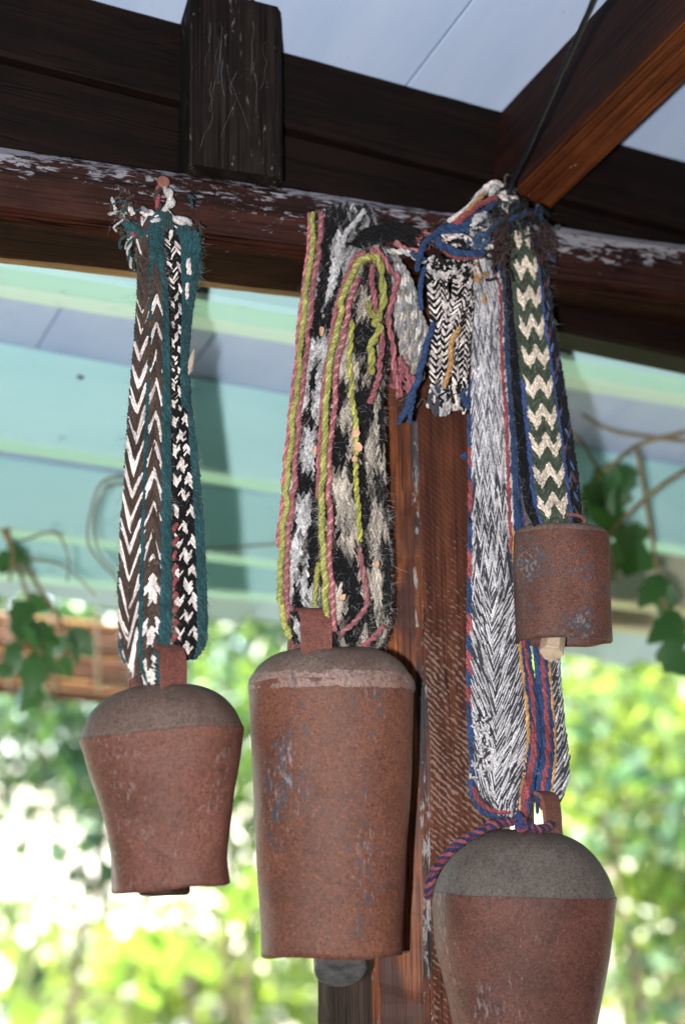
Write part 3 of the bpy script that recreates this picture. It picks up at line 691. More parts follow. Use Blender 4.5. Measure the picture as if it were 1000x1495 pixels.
ra.lane(acc, .375, .445, -1, 18, 5, 5.5, lambda r, v: TEAL if v > 560 or rng.random() < .4 else BROWN, lift=0.0005)
for c in (10, 11.5): ra.lane(acc, c / n - 0.01, (c + 1.5) / n + 0.01, 1, 26, 4.2, 5.2, lambda r, v: TEAL, lift=0.0006)
acc.build('band', S1); P, Nn = rib_samples(ra, 900, edge=0.7); hairs(fz, P, Nn, 3600, 0.002, 0.009, [BROWN, TEAL, LGREY, hx('#a89a88')], 0.00004)  # pale fibres carry the sunlight on the fuzz as colour
rows = [(325, 228, 325, 272, .010, .008), (345, 231, 342, 287, .012, .008), (385, 236, 385, 292, .013, .009), (420, 242, 418, 286, .014, .010), (460, 245, 460, 280, .015, .012), (520, 247, 520, 275, .016, .014), (581, 247, 581, 278, .017, .016), (641, 248, 641, 285, .018, .018), (710, 248, 710, 292, .02, .02), (770, 249, 770, 297, .022, .022), (860, 249, 860, 301, .024, .024), (920, 249, 915, 302, .026, .026), (942, 254, 940, 299, .026, .026), (962, 262, 962, 285, .024, .024)]
rb = Ribbon(rows, 0.005); acc = Acc(); rb.slab(acc, BLACK, 0.005)
n = 9
def bcol(c):
    def f(r, v):
        if v < 600:
            if c > 3: return TEAL
            return WHITE if (math.sin(v * .21 + c * 2.2) + rng.normal() * .5 > .35 and c in (1, 2, 3)) else BLACK
        if c == 0: return (RED if (v % 22) < 9 and v > 765 else BLACK)
        if c > 5: return TEAL
        k = math.cos(2 * math.pi * v / 44) * math.cos(math.pi * (c - 1) / 2.0)
        k2 = math.cos(2 * math.pi * v / 22) * 0.35
        return WHITE if k + k2 + rng.normal() * 0.2 > 0.18 else BLACK
    return f
for c in range(n):
    rb.lane(acc, c / n - 0.012, (c + 1) / n + 0.012, 1 if c > 5 else (1 if c % 2 else -1), 34, 3.3, 4.2, bcol(c), lift=0.0004)
for v0_ in np.arange(768, 935, 20): yarn(acc, [(251, v0_ + 9, .030), (255, v0_ + 3, .0315), (259, v0_ - 3, .031)], 3.4, [RED], 1)
acc.build('band', S1); P, Nn = rib_samples(rb, 900, edge=0.7); hairs(fz, P, Nn, 3600, 0.002, 0.010, [BLACK, TEAL, LGREY, hx('#a09a88')], 0.00004)  # lighter fibres again coloured as sunlit fuzz
acc = Acc()
yarn(acc, [(238, 272, .004), (245, 278, .012), (248, 292, .014), (243, 305, .014), (250, 316, .016), (268, 322, .016), (281, 326, .014)], 6.5, [WHITE, LGREY], 2)
yarn(acc, [(236, 270, .004), (229, 285, .01), (231, 305, .012), (228, 318, .014)], 5, [BROWN, RED], 2)
yarn(acc, [(207, 306, .01), (220, 309, .016), (222, 316, .018), (208, 318, .016)], 6, [WHITE, GREY], 2)
yarn(acc, [(206, 331, .012), (216, 328, .018), (224, 322, .02), (232, 316, .02)], 6, [WHITE, LGREY], 2)
yarn(acc, [(190, 296, .010), (192, 306, .014), (196, 314, .014)], 4, [WHITE], 2)
for k in range(7):
    yarn(acc, [(176 + k * 2, 318 + k * 5, .012), (186 + k * 3, 325 + k * 2, .020), (203 + k * 2, 336 + k * 2, .022), (214 + k * 2.5, 352, .022), (221 + k * 2.2, 372, .021), (226 + k * 2, 400, .020)], 4.2, [TEAL], 2)
for k in range(7):
    yarn(acc, [(254 + k * 3, 344 - k, .012), (262 + k * 4, 335 + k, .020), (268 + k * 3.5, 352, .021), (268 + k * 3, 380, .019), (266 + k * 2, 410, .018)], 4.2, [TEAL], 2)
for k in range(4): yarn(acc, [(228 + k * 4, 316, .014), (233 + k * 4, 312, .020), (238 + k * 3, 320, .020), (240 + k * 3, 335, .017)], 4, [TEAL, TEAL, BROWN][k % 3:k % 3 + 1], 2)
yarn(acc, [(276, 375, .022), (275, 390, .024), (277, 400, .022)], 4, [WHITE], 2); yarn(acc, [(272, 412, .018), (273, 425, .02), (272, 436, .018)], 3, [WHITE], 2)
yarn(acc, [(195, 345, .02), (188, 362, .02), (190, 380, .018), (196, 395, .018)], 3.5, [TEAL, LGREY], 2)
yarn(acc, [(191, 340, .022), (195, 342, .024), (197, 346, .022)], 3, [RED], 2)
tuft(acc, 178, 318, .012, 20, 34, [BROWN, BROWN, TEAL, LGREY, hx('#6a5c50')], 16, 2.0)
tuft(acc, 280, 352, .012, 14, 60, [TEAL, BROWN, TEAL], 8, 1.8)
acc.build('knot', S1)
o = fz.build('fuzz', S1); o['kind'] = 'stuff'
# nail in the beam
nl = thing('nail', Hp(238, 266, 0.0), 'round rusty nail head in the beam above the teal strap', 'nail')
p0 = Hp(238, 266, 0.010)
V, F = tube(np.array([p0 + BN * 0.0, p0 + BN * 0.0006, p0 + BN * 0.0022, p0 + BN * 0.0028]), [9 * PX, 9.6 * PX, 9.3 * PX, 7 * PX], 20)
put('head', mesh_py('head', V, [tuple(f) for f in F] + [tuple(range(60, 80)), tuple(range(20))[::-1]], [M['nail']], smooth=False), nl)
V, F = tube(np.array([p0 - BN * 0.03, p0]), [0.0018, 0.0018], 8); put('shank', mesh_py('shank', V, [tuple(f) for f in F], [M['nail']]), nl)

# ---- strap 2: fuzzy black and grey with pink and lime cords
S2 = thing('woven_strap', Hp(500, 310, 0.01), 'fuzzy black and grey strap edged with pink and lime cords, frayed at the top', 'strap')
fz = Acc()
def blotch(seed, bias, fx, fy, c1, c2, mid=None):
    def f(c):
        def g(r, v):
            k = noise.noise(Vector((c * fx + seed, v * fy, seed))) + 0.45 * noise.noise(Vector((c * fx * 2.3, v * fy * 2.7, seed + 5))) + rng.normal() * 0.09 + bias
            if k < -0.10: return c2
            q_ = min(1.0, (k + 0.10) / 0.34); return tuple(np.array(c2) * (1 - q_) + np.array(c1) * q_)
        return g
    return f
rows = [(306, 470, 308, 545, .004, .003), (340, 464, 340, 548, .010, .006), (400, 458, 400, 525, .012, .010), (461, 447, 461, 508, .014, .013), (551, 437, 551, 495, .018, .016), (641, 429, 641, 488, .022, .020), (730, 421, 730, 482, .026, .024), (800, 416, 800, 479, .03, .028), (860, 415, 860, 477, .034, .032), (905, 419, 900, 474, .038, .036), (938, 430, 935, 470, .042, .04)]
ra = Ribbon(rows, 0.004); acc = Acc(); ra.slab(acc, BLACK, 0.006)
bl_ = blotch(3.3, 0.0, 0.42, 0.014, LGREY, BLACK, GREY)
for c in range(16): ra.lane(acc, c / 16 - 0.02, (c + 1) / 16 + 0.02, 1 if c % 2 else -1, 26, 3.4, 4.4, bl_(c * .69), lift=0.0002, wob=0.8)
acc.build('band', S2); P, Nn = rib_samples(ra, 900, edge=0.25); hairs(fz, P, Nn, 9000, 0.0015, 0.008, [BLACK, GREY, LGREY, BLACK, hx('#77747a')], 0.00006)
rows = [(366, 530, 366, 562, .026, .022), (380, 524, 380, 572, .030, .024), (402, 513, 404, 578, .032, .022), (432, 501, 440, 580, .032, .020), (491, 487, 495, 574, .032, .018), (551, 477, 560, 560, .034, .018), (641, 470, 641, 560, .038, .022), (730, 467, 730, 562, .042, .026), (770, 468, 770, 565, .044, .028), (830, 469, 830, 569, .046, .032), (885, 471, 885, 568, .048, .036), (920, 476, 925, 560, .050, .04), (944, 488, 948, 545, .046, .04)]
rb = Ribbon(rows, 0.006); acc = Acc(); rb.slab(acc, BLACK, 0.006)
bl_ = blotch(8.8, -0.08, 0.34, 0.016, hx('#b0a698'), BLACK, hx('#5c5a5c'))
for c in range(22): rb.lane(acc, c / 22 - 0.015, (c + 1) / 22 + 0.015, 1 if c % 2 else -1, 26, 3.4, 4.4, bl_(c * .68), lift=0.0002, wob=0.8)
acc.build('band', S2); P, Nn = rib_samples(rb, 1000, edge=0.35); hairs(fz, P, Nn, 14000, 0.0015, 0.009, [BLACK, GREY, LGREY, BLACK, hx('#8a8078')], 0.00006)
acc = Acc()
LY = [(458, 310, .016), (455, 370, .018), (443, 461, .020), (435, 551, .024), (425, 641, .028), (418, 730, .032), (411, 800, .036), (409, 860, .040), (413, 905, .042), (425, 932, .040)]
yarn(acc, LY, 4.6, [LIME, hx('#8f9040'), hx('#a09f54')], 3, 1.9, .3, fuzz=2600)
yarn(acc, [(u + 9 + (0 if v < 900 else -3), v, o_ - .001) for u, v, o_ in LY[:-1]], 4.4, [PINK, hx('#8d4a52'), hx('#b8767a')], 3, 1.9, .3, fuzz=2600)
yarn(acc, [(u - 5.5, v, o_ - .004) for u, v, o_ in LY[:-3]], 3.4, [PINK, hx('#b8606a')], 2, fuzz=80)
YY = [(540, 374, .041), (526, 380, .041), (513, 403, .041), (502, 432, .041), (490, 491, .041), (480, 551, .043), (474, 641, .047), (471, 730, .051), (471, 800, .053), (474, 860, .055), (478, 917, .056)]
yarn(acc, YY, 5.2, [LIME, hx('#8f9040'), hx('#a09f54')], 3, 1.9, .3, fuzz=2600)
yarn(acc, [(u - 6, v - 5 if v < 400 else v, o_ - .003) for u, v, o_ in YY[:8]], 4.2, [PINK], 2, fuzz=80)
yarn(acc, [(u + 9.5, v + 4, o_ - .002) for u, v, o_ in YY[2:]], 4.4, [PINK, hx('#8d4a52'), hx('#b8767a')], 3, 1.9, .3, fuzz=2600)
yarn(acc, [(538, 373, .042), (549, 376, .043), (555, 392, .043), (559, 420, .044), (560, 440, .044), (552, 462, .046), (549, 473, .046), (555, 478, .046), (545, 492, .046), (540, 506, .045), (545, 520, .044), (540, 536, .042), (541, 545, .040)], 5.8, [LIME, hx('#9a9a40')], 2, fuzz=60)
yarn(acc, [(537, 440, .036), (541, 455, .042), (548, 466, .044)], 5.2, [LIME], 2)
yarn(acc, [(540, 366, .040), (553, 368, .040), (563, 384, .038), (578, 402, .036), (581, 409, .036), (573, 432, .036), (568, 462, .036), (572, 500, .036), (574, 540, .034), (582, 566, .034)], 4.6, [PINK, hx('#b0606a')], 2, fuzz=60)
yarn(acc, [(543, 384, .038), (543, 410, .040), (547, 440, .040), (556, 480, .038), (556, 520, .038), (550, 560, .036), (539, 590, .034)], 4.6, [PINK], 2, fuzz=60)
yarn(acc, [(513, 466, .038), (512, 520, .038), (514, 570, .040), (518, 620, .044), (520, 660, .046), (519, 700, .048), (524, 745, .048), (526, 790, .048)], 4.2, [LIME, hx('#a0a038')], 2, fuzz=60)
yarn(acc, [(466, 820, .048), (461, 850, .046), (457, 887, .044)], 3.8, [LIME], 2)
yarn(acc, [(524, 800, .048), (532, 845, .05), (535, 880, .052), (522, 905, .054), (495, 925, .052)], 4.0, [PINK, hx('#a0686a')], 2, fuzz=60)
yarn(acc, [(562, 912, .045), (548, 930, .05), (525, 945, .05)], 4.4, [PINK], 2, fuzz=30)
yarn(acc, [(532, 308, .016), (520, 322, .018), (505, 340, .018), (500, 360, .016)], 4.5, [LGREY], 2, fuzz=50)
acc.build('edge_cord', S2)
acc = Acc()
# frayed end: grey strands fanning out, pink ends, dark wool
for k in range(12):
    t = k / 11; yarn(acc, [(556 + 22 * t, 368 + 6 * t, .020), (570 + 26 * t, 400 + 4 * t, .026), (578 + 34 * t, 450, .024), (586 + 40 * t, 500 - 10 * t, .020), (592 + 40 * t, 545 - 30 * abs(t - .4) + rng.normal() * 8, .016)], 4.0, [random.choice([LGREY, hx('#9d968c'), hx('#c4bdb2')]), random.choice([GREY, hx('#6f6a66')])], 2, fuzz=30)
for a in ((585, 520, 580, 580), (590, 530, 597, 574), (570, 560, 588, 578), (600, 545, 606, 570)):
    yarn(acc, [(a[0], a[1], .028), ((a[0] + a[2]) / 2 + 3, (a[1] + a[3]) / 2, .032), (a[2], a[3], .030)], 4.2, [PINK], 2, fuzz=40)
tuft(acc, 592, 545, .020, 20, 34, [PINK, PINK, hx('#8d4a50'), hx('#8a7f74')], 16, 2.2)
tuft(acc, 590, 580, .014, 22, 24, [DBROWN, hx('#5a4a44')], 10, 1.6)
for k in range(16):
    yarn(acc, [(515 + rng.normal() * 6, 372 + k * .5 - 20, .012), (540 + rng.normal() * 5, 345 + rng.normal() * 8, .020), (570, 338 + rng.normal() * 8, .022), (604 + rng.normal() * 5, 340 + rng.normal() * 9, .016)], 4.2, [BLACK], 2, fuzz=40)
yarn(acc, [(575, 352, .026), (596, 364, .028), (618, 366, .026)], 4.6, [PINK, hx('#a86a6c')], 2, fuzz=50)
yarn(acc, [(560, 366, .026), (590, 368, .030), (620, 380, .030), (650, 382, .028), (690, 378, .026)], 4.6, [WHITE, LGREY], 2, fuzz=40)
tuft(acc, 622, 342, .018, 12, 18, [PINK, hx('#b07a74')], 6, 1.6)
acc.build('frayed_end', S2)
o = fz.build('fuzz', S2); o['kind'] = 'stuff'
for (u, v, o_, s_) in ((470, 482, .030, 5), (520, 632, .056, 7), (523, 652, .056, 6), (460, 657, .036, 4), (550, 825, .058, 4), (518, 668, .056, 4), (500, 872, .066, 4)):
    acc = Acc()
    c = Hp(u, v, o_); V = []; 
    for k in range(10):
        a = 2 * math.pi * k / 10; r_ = s_ * PX * (0.6 + 0.7 * rng.random()); V.append(c + cR * math.cos(a) * r_ + cU * math.sin(a) * r_ * 1.4 + BN * rng.normal() * 0.0006)
    V = np.array(V); tag(put('leaf_flake', mesh_py('leaf_flake', list(V) + list(V - BN * 0.0005), [tuple(range(10)), tuple(range(10, 20))[::-1]] + [(k, k + 10, (k + 1) % 10 + 10, (k + 1) % 10) for k in range(10)], [M['flake']])), 'tiny dry leaf flake caught in the fuzzy black and grey strap', 'leaf flake', 'dry flakes caught in the wool')

def lump(name, c, a_, b_, n_, mat, label, cat, group=None):
    """small crumpled bit lying on a surface with normal n_"""
    V = []; F = []; e1 = nrm(np.cross(n_, (0.3, 0.1, 1))); e2 = np.cross(n_, e1)
    for i in range(5):
        for j in range(9):
            th = 2 * math.pi * j / 9; r_ = math.sin(math.pi * (i + .3) / 4.8) * (.75 + .5 * rng.random())
            V.append(c + e1 * a_ * r_ * math.cos(th) + e2 * b_ * r_ * math.sin(th) + n_ * (i - 2) * min(a_, b_) * .3)
    for i in range(4):
        for j in range(9): F.append((i * 9 + j, i * 9 + (j + 1) % 9, i * 9 + 9 + (j + 1) % 9, i * 9 + 9 + j))
    F += [tuple(range(9))[::-1], tuple(36 + j for j in range(9))]
    return tag(put(name, mesh_py(name, V, F, [mat])), label, cat, group)
lump('dry_leaf', Hp(279, 530, .016), 5 * PX, 24 * PX, nrm(BN * .8 + cR * .6), M['husk'], 'pale curled dry leaf clinging to the edge of the teal strap', 'dry leaf')
for u, v, dr_, a_ in ((117, 551, .06, 5), (905, 527, .104, 5), (513, 425, .104, 6), (40, 397, .104, 3)):
    p_ = onc(u, v, dr_); lump('husk', onc(117, 551, .05) if u == 117 else p_, a_ * PX * 1.3, a_ * PX * .8, -CFd if u == 117 else np.array([0, 0, -1.0]), M['speck'], 'small dark insect husk stuck to the mint green joist', 'husk', 'husks stuck to the joists')

# ---- strap 3: grey-white herringbone
S3 = thing('woven_strap', Hp(715, 360, 0.01), 'long black and white herringbone strap with blue and red edges, carrying the big bell', 'strap')
fz = Acc()
HW, HD = hx('#bdbbbf'), hx('#3a3b45')
def herr(r, v): return HW if r % 2 else HD
def herr_u(r, v): return (HW if (r % 5) in (0, 2, 3) else hx('#5a5b66')) if v < 700 else (HW if r % 2 else HD)
def edge_br(r, v): return RED if (noise.noise(Vector((v * .02, 1, 4))) > 0.05) else BLUE
rows = [(352, 688, 345, 722, .014, .010), (385, 685, 385, 728, .018, .014), (430, 685, 430, 740, .020, .018), (520, 684, 520, 743, .022, .02), (611, 684, 611, 751, .024, .022), (700, 685, 700, 755, .026, .024), (770, 685, 770, 759, .028, .026), (860, 684, 860, 765, .032, .028), (944, 683, 944, 772, .036, .032), (1020, 683, 1020, 783, .040, .038), (1080, 685, 1080, 787, .044, .044), (1130, 687, 1130, 780, .048, .052), (1160, 692, 1158, 773, .05, .056), (1178, 704, 1178, 769, .05, .058), (1188, 722, 1190, 767, .048, .056)]
ra = Ribbon(rows, 0.003, 320); acc = Acc(); ra.slab(acc, hx('#55555e'), 0.005, 0.01)
ra.lane(acc, -0.01, 0.05, 1, 20, 6, 5.5, edge_br)
la = [(0.04, 0.16, 1), (0.15, 0.27, -1), (0.26, 0.38, 1), (0.37, 0.49, -1), (0.48, 0.60, -1), (0.59, 0.71, -1), (0.70, 0.80, -1)]
la_up = [(0.04 + .07 * k, 0.115 + .07 * k, 1 if k % 2 else -1) for k in range(10)]
for s0, s1, g in la_up: ra.lane(acc, s0 - .01, s1 + .01, g, 12, 3.0, 2.6, herr_u, v1=862, lift=0.0004, wob=0.5)
for s0, s1, g in [(0.04, .12, 1), (.11, .20, 1), (.19, .28, 1), (.27, .36, 1)]: ra.lane(acc, s0 - .01, s1 + .01, g, 18, 3.3, 2.9, herr, v0=855, lift=0.0004, wob=0.5)
for s0, s1, g in [(.35, .465, -1), (.455, .575, -1), (.565, .685, -1), (.675, .79, -1)]: ra.lane(acc, s0 - .01, s1 + .01, g, 29, 4.1, 3.7, herr, v0=855, lift=0.0004, wob=0.3)
ra.lane(acc, .79, .84, -1, 16, 6, 5, lambda r, v: ORANGE if v > 770 or rng.random() < .12 else HW, lift=0.0006)
ra.lane(acc, .73, .80, -1, 18, 6, 5.2, lambda r, v: RED if v < 800 else None, lift=0.0008)
ra.lane(acc, .82, .92, 1, 20, 5.5, 6.0, lambda r, v: BLUE if v < 900 or v > 1085 else BLUE, lift=0.0004)
ra.lane(acc, .87, .95, 1, 18, 6, 6.0, lambda r, v: RED if v > 860 else BLUE, lift=0.0009)
ra.lane(acc, .92, 1.01, 1, 20, 5.5, 6.0, lambda r, v: BLUE, lift=0.0004)
acc.build('band', S3); P, Nn = rib_samples(ra, 600, edge=0.5); hairs(fz, P, Nn, 900, 0.0015, 0.006, [HW, HD, BLUE, LGREY])
rows = [(640, 752, 640, 772, .012, .010), (720, 756, 720, 783, .014, .012), (800, 765, 800, 797, .018, .016), (944, 779, 944, 814, .026, .022), (1020, 785, 1020, 820, .034, .028), (1080, 788, 1090, 827, .038, .032), (1120, 784, 1130, 829, .038, .034), (1155, 780, 1160, 824, .038, .034), (1178, 782, 1180, 812, .036, .034)]
rb = Ribbon(rows, 0.003); acc = Acc(); rb.slab(acc, hx('#4a4a55'), 0.005, 0.01)
for s0, s1, g, cf_ in [(-.01, .15, 1, BLUE), (.13, .28, 1, RED), (.26, .40, 1, BLUE), (.39, .48, -1, ORANGE)]:
    rb.lane(acc, s0, s1, g, 18, 5.5, 6, lambda r, v, c=cf_: c, lift=0.0005)
for s0, s1 in ((.47, .76), (.74, 1.01)): rb.lane(acc, s0, s1, -1, 32, 5.4, 5.2, herr, lift=0.0004)
acc.build('band', S3); P, Nn = rib_samples(rb, 300, edge=0.5); hairs(fz, P, Nn, 400, 0.0015, 0.005, [HW, HD, BLUE])
# bottom turn: blue and red edging under the fold
acc = Acc()
yarn(acc, [(687, 1140, .050), (691, 1165, .052), (703, 1183, .053), (722, 1192, .053), (742, 1190, .053), (757, 1187, .055)], 4.4, [BLUE], 2)
yarn(acc, [(690, 1148, .053), (696, 1168, .055), (708, 1180, .056), (728, 1188, .056), (748, 1186, .056)], 3.6, [RED], 2)
yarn(acc, [(750, 1186, .052), (758, 1190, .054), (762, 1188, .056)], 4, [hx('#b9c08a')], 2)
acc.build('edging', S3)
# tangled felted spot low on the band
acc = Acc()
for k in range(34):
    u, v = 696 + rng.random() * 22, 1040 + rng.random() * 105; a = rng.random() * 3.14
    yarn(acc, [(u, v, .052), (u + 8 * math.cos(a), v + 8 * math.sin(a), .0545), (u + 12 * math.cos(a + .6), v + 12 * math.sin(a + .6), .052)], 2.0, [random.choice([HW, HW, HD, LGREY])], 2)
acc.build('felted_patch', S3)
# black and white braided tails
def braid(pts, wpx, name='tassel'):
    acc = Acc(); P = catmull(pts, 40); rows = []
    for i in range(0, 40, 3):
        u, v, o_ = P[i]; rows.append((v, u - wpx / 2, v, u + wpx / 2, o_, o_))
    rr = Ribbon(rows, 0.005, 120); rr.slab(acc, BLACK, 0.008, 0.06)
    for s0, s1, g in ((-.02, .27, 1), (.25, .52, -1), (.50, .77, 1), (.75, 1.02, -1)):
        ph = rng.integers(0, 2); rr.lane(acc, s0, s1, g, 30, 5.2, 6.4, lambda r, v: WHITE if (r + ph) % 2 else BLACK, lift=0.0012)
    u, v, o_ = pts[-1]
    for k in range(7): yarn(acc, [(u - wpx / 2 + wpx * k / 6, v - 8, o_), (u - wpx / 2 + wpx * k / 6 + rng.normal() * 2, v + 8, o_ + .003), (u - wpx / 2 + wpx * k / 6 + rng.normal() * 5, v + 20 + rng.random() * 14, o_)], 3.4, [WHITE if k % 2 else random.choice([BLACK, LGREY])], 2)
    return acc.build(name, S3)
braid([(634, 384, .028), (638, 430, .032), (643, 491, .032), (641, 545, .030), (643, 575, .03)], 27)
braid([(675, 384, .026), (671, 437, .034), (657, 476, .036), (652, 520, .034), (655, 560, .032)], 25)
braid([(680, 430, .022), (674, 491, .026), (671, 536, .028), (668, 575, .026)], 22)
acc = Acc()
for k in range(26):
    u, v = 628 + rng.random() * 62, 374 + rng.random() * 34; a = rng.random() * 6.28
    yarn(acc, [(u, v, .036), (u + 9 * math.cos(a), v + 8 * math.sin(a), .041), (u + 18 * math.cos(a + .8), v + 14 * math.sin(a + .8) + 3, .037)], 3.2, [random.choice([WHITE, LGREY, BLACK, BLACK, WHITE])], 2)
for k in range(8): yarn(acc, [(645 + rng.normal() * 8, 555, .036), (646 + rng.normal() * 10, 580, .038), (642 + rng.normal() * 10, 604 + rng.normal() * 4, .034)], 3.6, [random.choice([LGREY, GREY, HD])], 2)
tuft(acc, 648, 572, .032, 20, 22, [GREY, BLACK, hx('#8a7a50')], 10, 2.0)
acc.build('tassel_knot', S3)['kind'] = 'stuff'
acc = Acc()
for pts, r_, c_ in [
    ([(636, 340, .046), (652, 330, .050), (676, 330, .050), (700, 312, .048), (726, 294, .040)], 5.4, BLUE),
    ([(637, 343, .048), (644, 356, .052), (660, 367, .052), (684, 371, .050), (708, 370, .046)], 6.4, BLUE),
    ([(640, 338, .046), (665, 337, .048), (690, 328, .047), (715, 310, .042)], 4.6, BLUE),
    ([(640, 352, .046), (654, 371, .048), (678, 377, .048), (704, 374, .044)], 3.6, RED),
    ([(641, 346, .050), (652, 360, .052), (662, 366, .052)], 2.6, ORANGE),
    ([(636, 340, .050), (622, 352, .050), (612, 372, .048), (607, 396, .044)], 5.0, BLUE),
    ([(624, 384, .034), (617, 404, .038), (613, 432, .034), (616, 452, .026)], 4.2, BLUE),
    ([(632, 470, .040), (624, 500, .044), (615, 535, .044), (606, 562, .042), (594, 592, .040), (583, 614, .036)], 5.2, BLUE),
    ([(606, 575, .040), (600, 600, .042), (598, 618, .038)], 3.6, BLUE), ([(606, 570, .041), (592, 600, .042), (578, 618, .036)], 3.6, BLUE),
    ([(676, 560, .030), (678, 580, .032), (684, 598, .030)], 5.0, BLUE), ([(682, 664, .022), (676, 666, .024), (686, 668, .022)], 3.4, BLUE),
    ([(661, 325, .046), (676, 314, .050), (690, 300, .048), (708, 280, .036)], 5.0, ORANGE),
    ([(670, 478, .042), (661, 494, .046), (657, 515, .046), (655, 540, .046), (646, 565, .042)], 4.2, ORANGE),
    ([(694, 384, .030), (697, 396, .032), (693, 412, .030)], 4.4, ORANGE), ([(712, 396, .028), (704, 404, .030), (696, 412, .030)], 4.0, ORANGE), ([(707, 428, .030), (708, 436, .031), (705, 444, .029)], 2.5, ORANGE),
    ([(648, 334, .046), (672, 320, .051), (694, 303, .049), (726, 286, .038)], 5.2, RED),
    ([(655, 324, .040), (680, 303, .044), (706, 279, .036), (724, 268, .028)], 5.2, WHITE),
    ([(684, 330, .046), (697, 322, .052), (710, 312, .048)], 8.0, LGREY), ([(700, 284, .032), (714, 272, .036), (728, 270, .034), (736, 286, .03)], 6.5, WHITE), ([(716, 290, .036), (722, 276, .04), (732, 278, .036)], 6, LGREY),
    ([(690, 352, .05), (700, 342, .054), (712, 346, .052), (704, 358, .052), (692, 356, .05)], 4.5, hx('#2a4a6c')), ([(706, 350, .05), (718, 334, .052), (732, 322, .046)], 4.5, hx('#22384c')),
    ([(738, 330, .034), (748, 318, .040), (760, 312, .036), (772, 306, .03)], 5.5, hx('#24386a')), ([(776, 306, .030), (786, 312, .034), (792, 322, .03)], 4.5, BLUE), ([(796, 360, .022), (803, 374, .026), (810, 380, .022)], 4.0, BLUE), ([(782, 300, .03), (790, 306, .033), (784, 316, .03)], 4.0, BLUE),
    ([(598, 366, .036), (610, 378, .040), (622, 380, .038)], 3.6, BLUE), ([(648, 354, .044), (668, 346, .048), (690, 352, .048)], 4.0, WHITE), ([(652, 352, .046), (672, 352, .048), (684, 362, .046)], 3.6, BLACK)]:
    yarn(acc, pts, r_, [c_, tuple(np.array(c_) * .85)], 3 if r_ > 4.5 else 2, pitch=2.4, fuzz=14)
acc.build('tie_yarn', S3)
acc = Acc()
tuft(acc, 728, 352, .044, 22, 52, [DBROWN, hx('#2a1c1a'), hx('#402c28')], 34, 2.2); tuft(acc, 792, 352, .026, 20, 46, [DBROWN, hx('#2a1c1a'), hx('#402c28')], 30, 2.2)
tuft(acc, 755, 318, .034, 40, 30, [NAVY, BLACK, hx('#20303a'), hx('#3a4440')], 34, 2.6); tuft(acc, 738, 290, .030, 26, 24, [GREY, hx('#4a5048'), WHITE, BLACK], 14, 2.4)
tuft(acc, 690, 342, .040, 40, 22, [WHITE, BLACK, hx('#2a4a6c'), LGREY], 20, 2.2); tuft(acc, 664, 352, .032, 34, 20, [WHITE, BLACK, BLACK], 16, 2.0)
tuft(acc, 776, 380, .02, 40, 30, [DBROWN, BLACK], 18, 1.8)
acc.build('top_knot', S3)
o = fz.build('fuzz', S3); o['kind'] = 'stuff'

# ---- strap 4: cream and green zigzag
S4 = thing('woven_strap', Hp(760, 340, 0.01), 'short cream and dark green zigzag strap with navy borders, carrying the smallest bell', 'strap')
fz = Acc()
rows = [(335, 741, 335, 776, .022, .014), (360, 738, 358, 784, .030, .020), (400, 737, 400, 798, .034, .024), (461, 741, 461, 805, .038, .028), (521, 746, 521, 816, .042, .034), (581, 750, 581, 825, .046, .038), (641, 756, 641, 835, .05, .044), (700, 761, 700, 843, .056, .05), (740, 767, 735, 847, .062, .056), (758, 773, 754, 848, .066, .060), (770, 780, 768, 846, .066, .062)]
ra = Ribbon(rows, 0.004, 260); acc = Acc(); ra.slab(acc, NAVY, 0.005, 0.01)
ra.lane(acc, -.01, .07, 1, 22, 5, 5.5, lambda r, v: BLACK if r % 6 else NAVY, v0=520); ra.lane(acc, .05, .13, -1, 22, 5, 5.5, lambda r, v: NAVY if r % 5 else BLACK, v0=500)
ra.lane(acc, .12, .19, 1, 20, 5.5, 5.5, lambda r, v: hx('#263f72') if v > 560 else GREEN, lift=0.0005)
NZ = 14; z0, z1 = 0.17, 0.72
def zig(c):
    s_ = (c + 0.5) / NZ; tri = abs(((s_ * 2) % 1.0) - 0.5) * 2
    return lambda r, v: CREAM if ((v + 19 * tri) % 43.5) < 20.5 else (GREEN if rng.random() > .12 else hx('#59614f'))
for c in range(NZ):
    s_ = (c + .5) / NZ; g = 1 if ((s_ * 2) % 1.0) < .5 else -1
    ra.lane(acc, z0 + (z1 - z0) * c / NZ - .006, z0 + (z1 - z0) * (c + 1) / NZ + .006, g, 38, 3.0, 4.0, zig(c), lift=0.0005)
ra.lane(acc, .715, .775, 1, 20, 5.5, 4.5, lambda r, v: hx('#28437a'), lift=0.0006)
for k, (s0, s1) in enumerate(((.78, .86), (.85, .93), (.92, 1.01))):
    ra.lane(acc, s0, s1, 1 if k % 2 else -1, 22, 5, 6, lambda r, v, k=k: (hx('#34568c') if (r + 4 * k) % 11 == 0 else hx('#5a3434') if (r + 3 * k) % 13 == 0 else NAVY if r % 3 else BLACK), lift=0.0004)
acc.build('band', S4); P, Nn = rib_samples(ra, 900, edge=0.75); hairs(fz, P, Nn, 3600, 0.0015, 0.008, [NAVY, BLACK, hx('#7a8a90'), hx('#979a90')], 0.00004)  # paler edge fibres: sunlit look put into the thread colour
acc = Acc()
rows = [(757, 788, 755, 846, .060, .056), (764, 787, 762, 850, .063, .060), (771, 790, 771, 852, .060, .058)]
rg = Ribbon(rows, 0.002, 60); rg.slab(acc, hx('#6f7f5c'), 0.004, 0.0); acc.build('lining', S4)
o = fz.build('fuzz', S4); o['kind'] = 'stuff'

